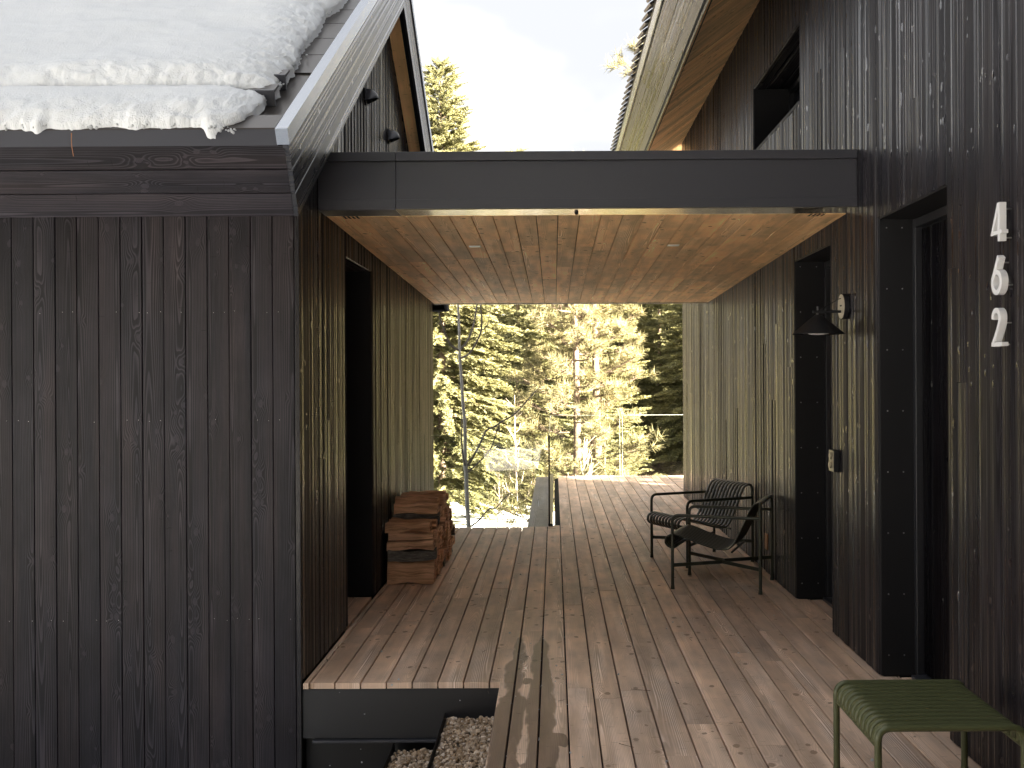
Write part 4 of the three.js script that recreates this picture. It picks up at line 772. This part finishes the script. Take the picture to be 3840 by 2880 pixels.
function conifer(name, label, x, Z, H, R, o = {}) {
  const { kind = 'spruce', step = 0.3, per = 6, scale = 0.42, dens = 1, from = 0.03, taper = 0.85, droop = 0.18, group = 'conifers beyond the deck', sticks = 0, lean = 0, y0 = groundY(x, Z) - 0.15 } = o;
  const t = top(name, label, 'tree', group), b = V(x, y0, Z), spots = [], branches = [];
  part('trunk', tubeThrough([P3(0, 0, 0), P3(lean * 0.4, H * 0.45, 0.05), P3(lean, H * 0.98, 0)].map((q) => q.add(b)), 0.009 * H + 0.02, 0.012, 9), barkMat, t);
  let y = from * H;
  while (y < H - 0.15) {
    const f = y / H, env = R * Math.pow(1 - f, taper) * (0.72 + 0.5 * vn(y * 1.3, x * 9 + Z)) * (0.55 + 0.45 * sstep(0.02, 0.16, f)) + 0.1, n = Math.max(3, Math.round(per * (0.65 + 0.35 * (1 - f)))), a0 = rr(0, 6.28);
    for (let k = 0; k < n; k++) {
      const az = a0 + k / n * 6.283 + rr(-0.3, 0.3), L = env * rr(0.72, 1.15), rise = mix(0.02, 0.75, f ** 2.2) + rr(-0.08, 0.08), dir = P3(Math.cos(az), 0, Math.sin(az)), base = P3(lean * f, y + rr(-0.08, 0.08), 0).add(b);
      const at = (q) => base.clone().addScaledVector(dir, L * q).add(P3(0, L * (rise * q - droop * q * q * 1.6 + (q > 0.75 ? (q - 0.75) * 0.3 : 0)), 0));
      if (sticks && L > 0.5) branches.push(tubeThrough([at(0), at(0.45), at(0.85)], 0.016, 0.005, 4));
      const m = Math.max(2, Math.round(L / scale * 4.2 * dens));
      for (let q = 0; q < m; q++) {
        const u = mix(0.06, 1, Math.pow((q + rnd()) / m, 0.75)), p = at(u), d = at(Math.min(1, u + 0.05)).sub(at(u - 0.05)).normalize(), sd = (q % 2 ? 1 : -1) * rr(0.15, 0.95) * (u > 0.93 ? 0.3 : 1);
        d.applyAxisAngle(UPV, sd); d.y += rr(-0.22, 0.06); d.normalize(); p.addScaledVector(P3(-dir.z, 0, dir.x), sd * 0.1 * L * (1 - u * 0.5)); p.y += rr(-0.03, 0.03);
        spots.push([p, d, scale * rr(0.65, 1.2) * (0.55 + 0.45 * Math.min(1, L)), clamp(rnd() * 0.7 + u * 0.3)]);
      }
    }
    y += step * rr(0.75, 1.2) * (1 - 0.4 * f);
  }
  for (let k = 0; k < 5; k++) spots.push([P3(lean, H - 0.1 * k - 0.25, 0).add(b), P3(rr(-0.3, 0.3), 1, rr(-0.3, 0.3)).normalize(), scale * 0.7, 0.6]);
  if (branches.length) part('branches', merge(branches), barkMat, t);
  addCrown(t, spots, SPRAYS, kind);
  return t;
}
function pine(name, label, x, Z, H, o = {}) {
  const { from = 0.12, R = 1.5, n = 60, scale = 0.2, kind = 'pine', per = 1, group = 'pines beyond the deck', lean = 0.1, limbs = [], y0 = groundY(x, Z) - 0.15, rad = 0.12 } = o;
  const t = top(name, label, 'tree', group), b = V(x, y0, Z), spots = [], branches = [];
  const tr = (f) => P3(lean * f + Math.sin(f * 5 + x) * 0.05, H * f, Math.cos(f * 4) * 0.05).add(b);
  part('trunk', tubeThrough([0, 0.25, 0.5, 0.75, 1].map(tr), rad, 0.02, 10), barkMat, t);
  for (let k = 0; k < n + limbs.length; k++) {
    const own = limbs[k - n], f = own ? own[0] : mix(from, 0.99, (k + rnd()) / n), az = own ? own[1] : k * 2.4 + rr(-0.4, 0.4), L = own ? own[2] : R * (0.35 + 0.75 * Math.pow(1 - f, 0.6)) * rr(0.6, 1.15), dir = P3(Math.cos(az), 0, Math.sin(az)), base = tr(f);
    const at = (q) => base.clone().addScaledVector(dir, L * q).add(P3(Math.sin(q * 4 + k) * 0.06, L * (-0.12 * q + 0.42 * q * q), Math.cos(q * 3 + k) * 0.05));
    branches.push(tubeThrough([at(0), at(0.4), at(0.75), at(1)], 0.02, 0.006, 5));
    const m = Math.round((5 + 7 * L) * per);
    for (let q = 0; q < m; q++) {
      const u = mix(0.38, 1, Math.sqrt((q + 0.5) / m)), off = P3(rr(-1, 1), rr(-0.35, 0.7), rr(-1, 1)).multiplyScalar(0.30 * L * (1.15 - u * 0.5)), p = at(u).add(off), d = dir.clone().multiplyScalar(0.8).add(off.clone().multiplyScalar(0.8)).add(P3(0, 0.42, 0)).normalize();
      if (off.length() > 0.1) branches.push(tubeThrough([at(Math.max(0.2, u - 0.2)), p], 0.007, 0.004, 4));
      spots.push([p, d, scale * rr(0.75, 1.2), clamp(rnd())]);
    }
  }
  part('branches', merge(branches), barkMat, t);
  addCrown(t, spots, TUFTS, kind);
}
// sunlit spruce at the left, its tip above the canopy
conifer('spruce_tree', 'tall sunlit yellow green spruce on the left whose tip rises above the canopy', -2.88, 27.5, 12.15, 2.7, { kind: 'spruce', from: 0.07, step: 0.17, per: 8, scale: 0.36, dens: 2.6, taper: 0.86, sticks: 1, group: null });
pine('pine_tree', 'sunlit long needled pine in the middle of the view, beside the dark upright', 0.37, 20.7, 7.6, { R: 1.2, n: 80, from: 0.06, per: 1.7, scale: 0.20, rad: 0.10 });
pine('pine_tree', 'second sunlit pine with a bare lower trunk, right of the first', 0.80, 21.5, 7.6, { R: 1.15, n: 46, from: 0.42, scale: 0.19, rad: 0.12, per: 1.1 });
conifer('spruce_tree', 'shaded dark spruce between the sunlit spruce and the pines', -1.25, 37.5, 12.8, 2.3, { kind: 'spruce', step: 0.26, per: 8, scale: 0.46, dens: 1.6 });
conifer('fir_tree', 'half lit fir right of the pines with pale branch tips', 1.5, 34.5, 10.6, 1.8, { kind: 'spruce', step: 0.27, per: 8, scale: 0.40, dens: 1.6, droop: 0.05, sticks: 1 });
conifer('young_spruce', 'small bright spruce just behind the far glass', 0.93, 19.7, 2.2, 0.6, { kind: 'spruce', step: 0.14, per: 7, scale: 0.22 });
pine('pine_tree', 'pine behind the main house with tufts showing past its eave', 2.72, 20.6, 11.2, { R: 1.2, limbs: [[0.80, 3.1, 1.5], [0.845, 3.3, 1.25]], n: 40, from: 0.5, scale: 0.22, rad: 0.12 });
// shaded stand on the right
[[2.6, 42, 11.5, 2.2], [4.4, 44.5, 12.5, 2.4], [5.7, 40.5, 11, 2.3], [3.6, 50, 14, 2.6], [6.3, 49, 14, 2.6], [1.9, 53, 13, 2.4], [7.6, 54, 15, 2.7]].forEach(([x, Z, H, R], i) =>
  conifer('fir_tree', ['dark shaded fir rising just right of the half lit fir', 'dark shaded fir at the centre of the right stand', 'dark shaded fir nearest the house corner', 'taller dark fir behind the right stand', 'taller dark fir behind, close to the house corner', 'dark fir deep behind the half lit fir', 'dark fir at the far back by the house corner'][i], x, Z, H, R, { kind: 'spruce', step: 0.34, per: 8, scale: 0.58, dens: 1.5 }));
// lit and shaded wood further back
for (let i = 0; i < 39; i++) {
  const row = i % 3, x = -13.5 + Math.floor(i / 3) * 2.15 + rr(-0.6, 0.6) + row * 0.7, Z = [60, 71, 84][row] + rr(-3, 3);
  conifer('forest_tree', 'distant conifer in the wood behind the snow field', x, Z, rr(10.5, 13) + row * 2.2, rr(2.5, 3.1), { kind: 'spruce', step: 0.5, per: 7, scale: 0.9, dens: 1.5, group: 'conifers of the wood behind' });
}
// trees out of the frame on the right that keep the right stand in shade
conifer('roadside_fir', 'fir beyond the house nearest to the half lit fir', 16, 32.3, 14, 3.2, { kind: 'spruce', step: 0.6, per: 8, scale: 1.0, dens: 1.4, group: 'firs to the right of the house', from: 0.03 });
for (let i = 0; i < 9; i++) conifer('roadside_fir', 'tall fir standing to the right beyond the main house', 14 + (i % 3) * 4.5 + rr(-1, 1), 36 + i * 3.6, rr(17, 20), 3.6, { kind: 'spruce', step: 0.7, per: 7, scale: 1.3, group: 'firs to the right of the house', from: 0.03 });

conifer('roadside_fir', 'smaller fir just right of the far end of the main house', 13, 9.9, 9.5, 2.1, { kind: 'spruce', step: 0.4, per: 8, scale: 0.7, dens: 1.5, group: 'firs to the right of the house', from: 0.03 });

// trees across the yard, behind the camera
for (let i = 0; i < 15; i++) conifer('yard_fir', 'tall fir on the open side of the yard, facing the entrance', -19 + i * 2.1 + rr(-0.6, 0.6), -20 - (i % 3) * 3.5 + rr(-1, 1), rr(15, 19), 3.4, { kind: 'spruce', step: 0.75, per: 7, scale: 1.35, group: 'firs across the yard', from: 0.02 });

// ---------------------------------------------------------------- bare young trees
const paleBark = new THREE.MeshStandardMaterial({ color: new THREE.Color().setRGB(0.42, 0.41, 0.38), roughness: 0.8, bumpMap: M.noise, bumpScale: 0.006 });
const twigBark = new THREE.MeshStandardMaterial({ color: new THREE.Color().setRGB(0.13, 0.115, 0.10), roughness: 0.85 });
const palerBark = new THREE.MeshStandardMaterial({ color: new THREE.Color().setRGB(0.42, 0.36, 0.29), roughness: 0.85 });
{
  const Z0 = 14.5, q = (x, y, dz = 0) => V((x - 2077) / 4000 * (Z0 + dz), 1.65 + (1418 - y) / 4000 * (Z0 + dz), Z0 + dz);
  const g = top('bare_aspen', 'bare grey barked young tree standing just beyond the glass at left', 'tree');
  part('trunk', tubeThrough([q(1757, 2260), q(1754, 1975), q(1749.5, 1891), q(1746, 1780), q(1743, 1749), q(1742, 1580), q(1736, 1520), q(1730, 1409), q(1724, 1337), q(1723, 1240), q(1719, 1139), q(1713, 960), q(1716, 820)], 0.037, 0.009, 10), paleBark, g);
  const br = (pts, r, d) => part('branch', tubeThrough(pts.map(([x, y], i) => q(x, y, d * i / (pts.length - 1))), r * 1.35, r * 0.55, 6), twigBark, g);
  br([[1720, 1312], [1691, 1291], [1672, 1250], [1658, 1209], [1649, 1183], [1640, 1110]], 0.0115, -0.5);
  br([[1724, 1309], [1749, 1284], [1766, 1248], [1778, 1212], [1787, 1163], [1790, 1139], [1796, 1050]], 0.013, 0.4);
  br([[1727, 1342], [1757, 1327], [1778, 1298], [1798, 1260], [1806, 1236], [1808, 1192], [1804, 1139], [1812, 1040]], 0.012, -0.7);
  br([[1806, 1237], [1826, 1223], [1838, 1175], [1841, 1150]], 0.006, 0.2);
  br([[1787, 1163], [1776, 1145], [1772, 1120]], 0.005, 0.1);
  br([[1747, 1752], [1776, 1705], [1793, 1674], [1812, 1633], [1824, 1611], [1853, 1599], [1880, 1580], [1925, 1555], [1978, 1500], [2020, 1454]], 0.0135, 0.6);
  br([[1751, 1771], [1788, 1737], [1817, 1708], [1841, 1676], [1855, 1638], [1868, 1599], [1874, 1585]], 0.0105, -0.5);
  br([[1744, 1752], [1735, 1710], [1730, 1652], [1731, 1580], [1727, 1530]], 0.011, -0.3);
  br([[1764, 1972], [1793, 1949], [1831, 1907], [1855, 1905], [1884, 1873], [1918, 1844]], 0.010, -0.6);
  br([[1841, 1676], [1866, 1664], [1884, 1648]], 0.004, 0.2);
  br([[1872, 1590], [1870, 1650], [1871, 1720]], 0.003, 0.1);
  br([[1743, 1935], [1728, 1929], [1715, 1918]], 0.008, 0.2);
}
function sapling(label, x, Z, H, o = {}) {
  const { r = 0.018, n = 22, from = 0.25, reach = 0.32, rise = 1.6, mat = palerBark, y0 = groundY(x, Z) - 0.1 } = o, g = top('bare_sapling', label, 'tree', 'bare saplings below the deck'), b = V(x, y0, Z), tr = (f) => P3(Math.sin(f * 4 + x * 7) * 0.03, H * f, 0).add(b);
  part('trunk', tubeThrough([0, 0.3, 0.6, 1].map(tr), r, 0.004, 7), mat, g);
  const tw = [];
  for (let k = 0; k < n; k++) {
    const f = mix(from, 0.93, (k + rnd()) / n), az = rr(0, 6.28), L = H * reach * (1.08 - f) * rr(0.5, 1.2), d = P3(Math.cos(az), 0, Math.sin(az)), a = tr(f), c = a.clone().addScaledVector(d, L * 0.5).add(P3(0, L * rise * 0.28, 0)), e = a.clone().addScaledVector(d, L * 0.75).add(P3(0, L * rise, 0));
    tw.push(tubeThrough([a, c, e], r * 0.36, 0.003, 5));
    if (rnd() < 0.7) { const h = rr(-1, 1); tw.push(tubeThrough([c, c.clone().add(P3(d.x * 0.14 + h * 0.1, 0.16, d.z * 0.14 + rr(-0.1, 0.1)))], 0.004, 0.002, 4)); }
  }
  part('twigs', merge(tw), mat, g);
}
sapling('slender pale sapling between the spruce and the grey kerb', -0.72, 20.2, 3.0, { n: 22, from: 0.15, r: 0.015, reach: 0.16, rise: 1.2 });
sapling('thin pale sapling low beside the bare grey tree', -1.16, 22, 1.6, { n: 10, r: 0.016 });
sapling('short thin sapling left of the slender pale one', -0.98, 21.5, 1.5, { n: 9, r: 0.012 });
sapling('bushy pale sapling behind the far glass before the pines', 0.52, 19.3, 2.2, { n: 30, from: 0.3, reach: 0.22, rise: 1.7, r: 0.013 });
// ---------------------------------------------------------------- low fence on the snow
{
  const g = top('garden_fence', 'low dark picket fence crossing the shaded snow below', 'fence'), Z = 51.5, y = -4.55, dark = new THREE.MeshStandardMaterial({ color: new THREE.Color().setRGB(0.03, 0.035, 0.045), roughness: 0.6 });
  const fy = (x) => groundY(x, Z);
  for (const h of [0.32, 0.78]) part('rail', tubeThrough([-5, -3, -1, 1, 3].map((x) => V(x, fy(x) + h + 0.05, Z + x * 0.15)), 0.014, 0.014, 6), dark, g);
  const p = []; for (let x = -5; x < 3; x += 0.135) p.push(box(x - 0.009, x + 0.009, fy(x) - 0.05, fy(x) + 0.80, Z + x * 0.15 - 0.01, Z + x * 0.15 + 0.01));
  part('pickets', merge(p), dark, g).userData.kind = 'stuff';
}

renderer.render(scene, camera);
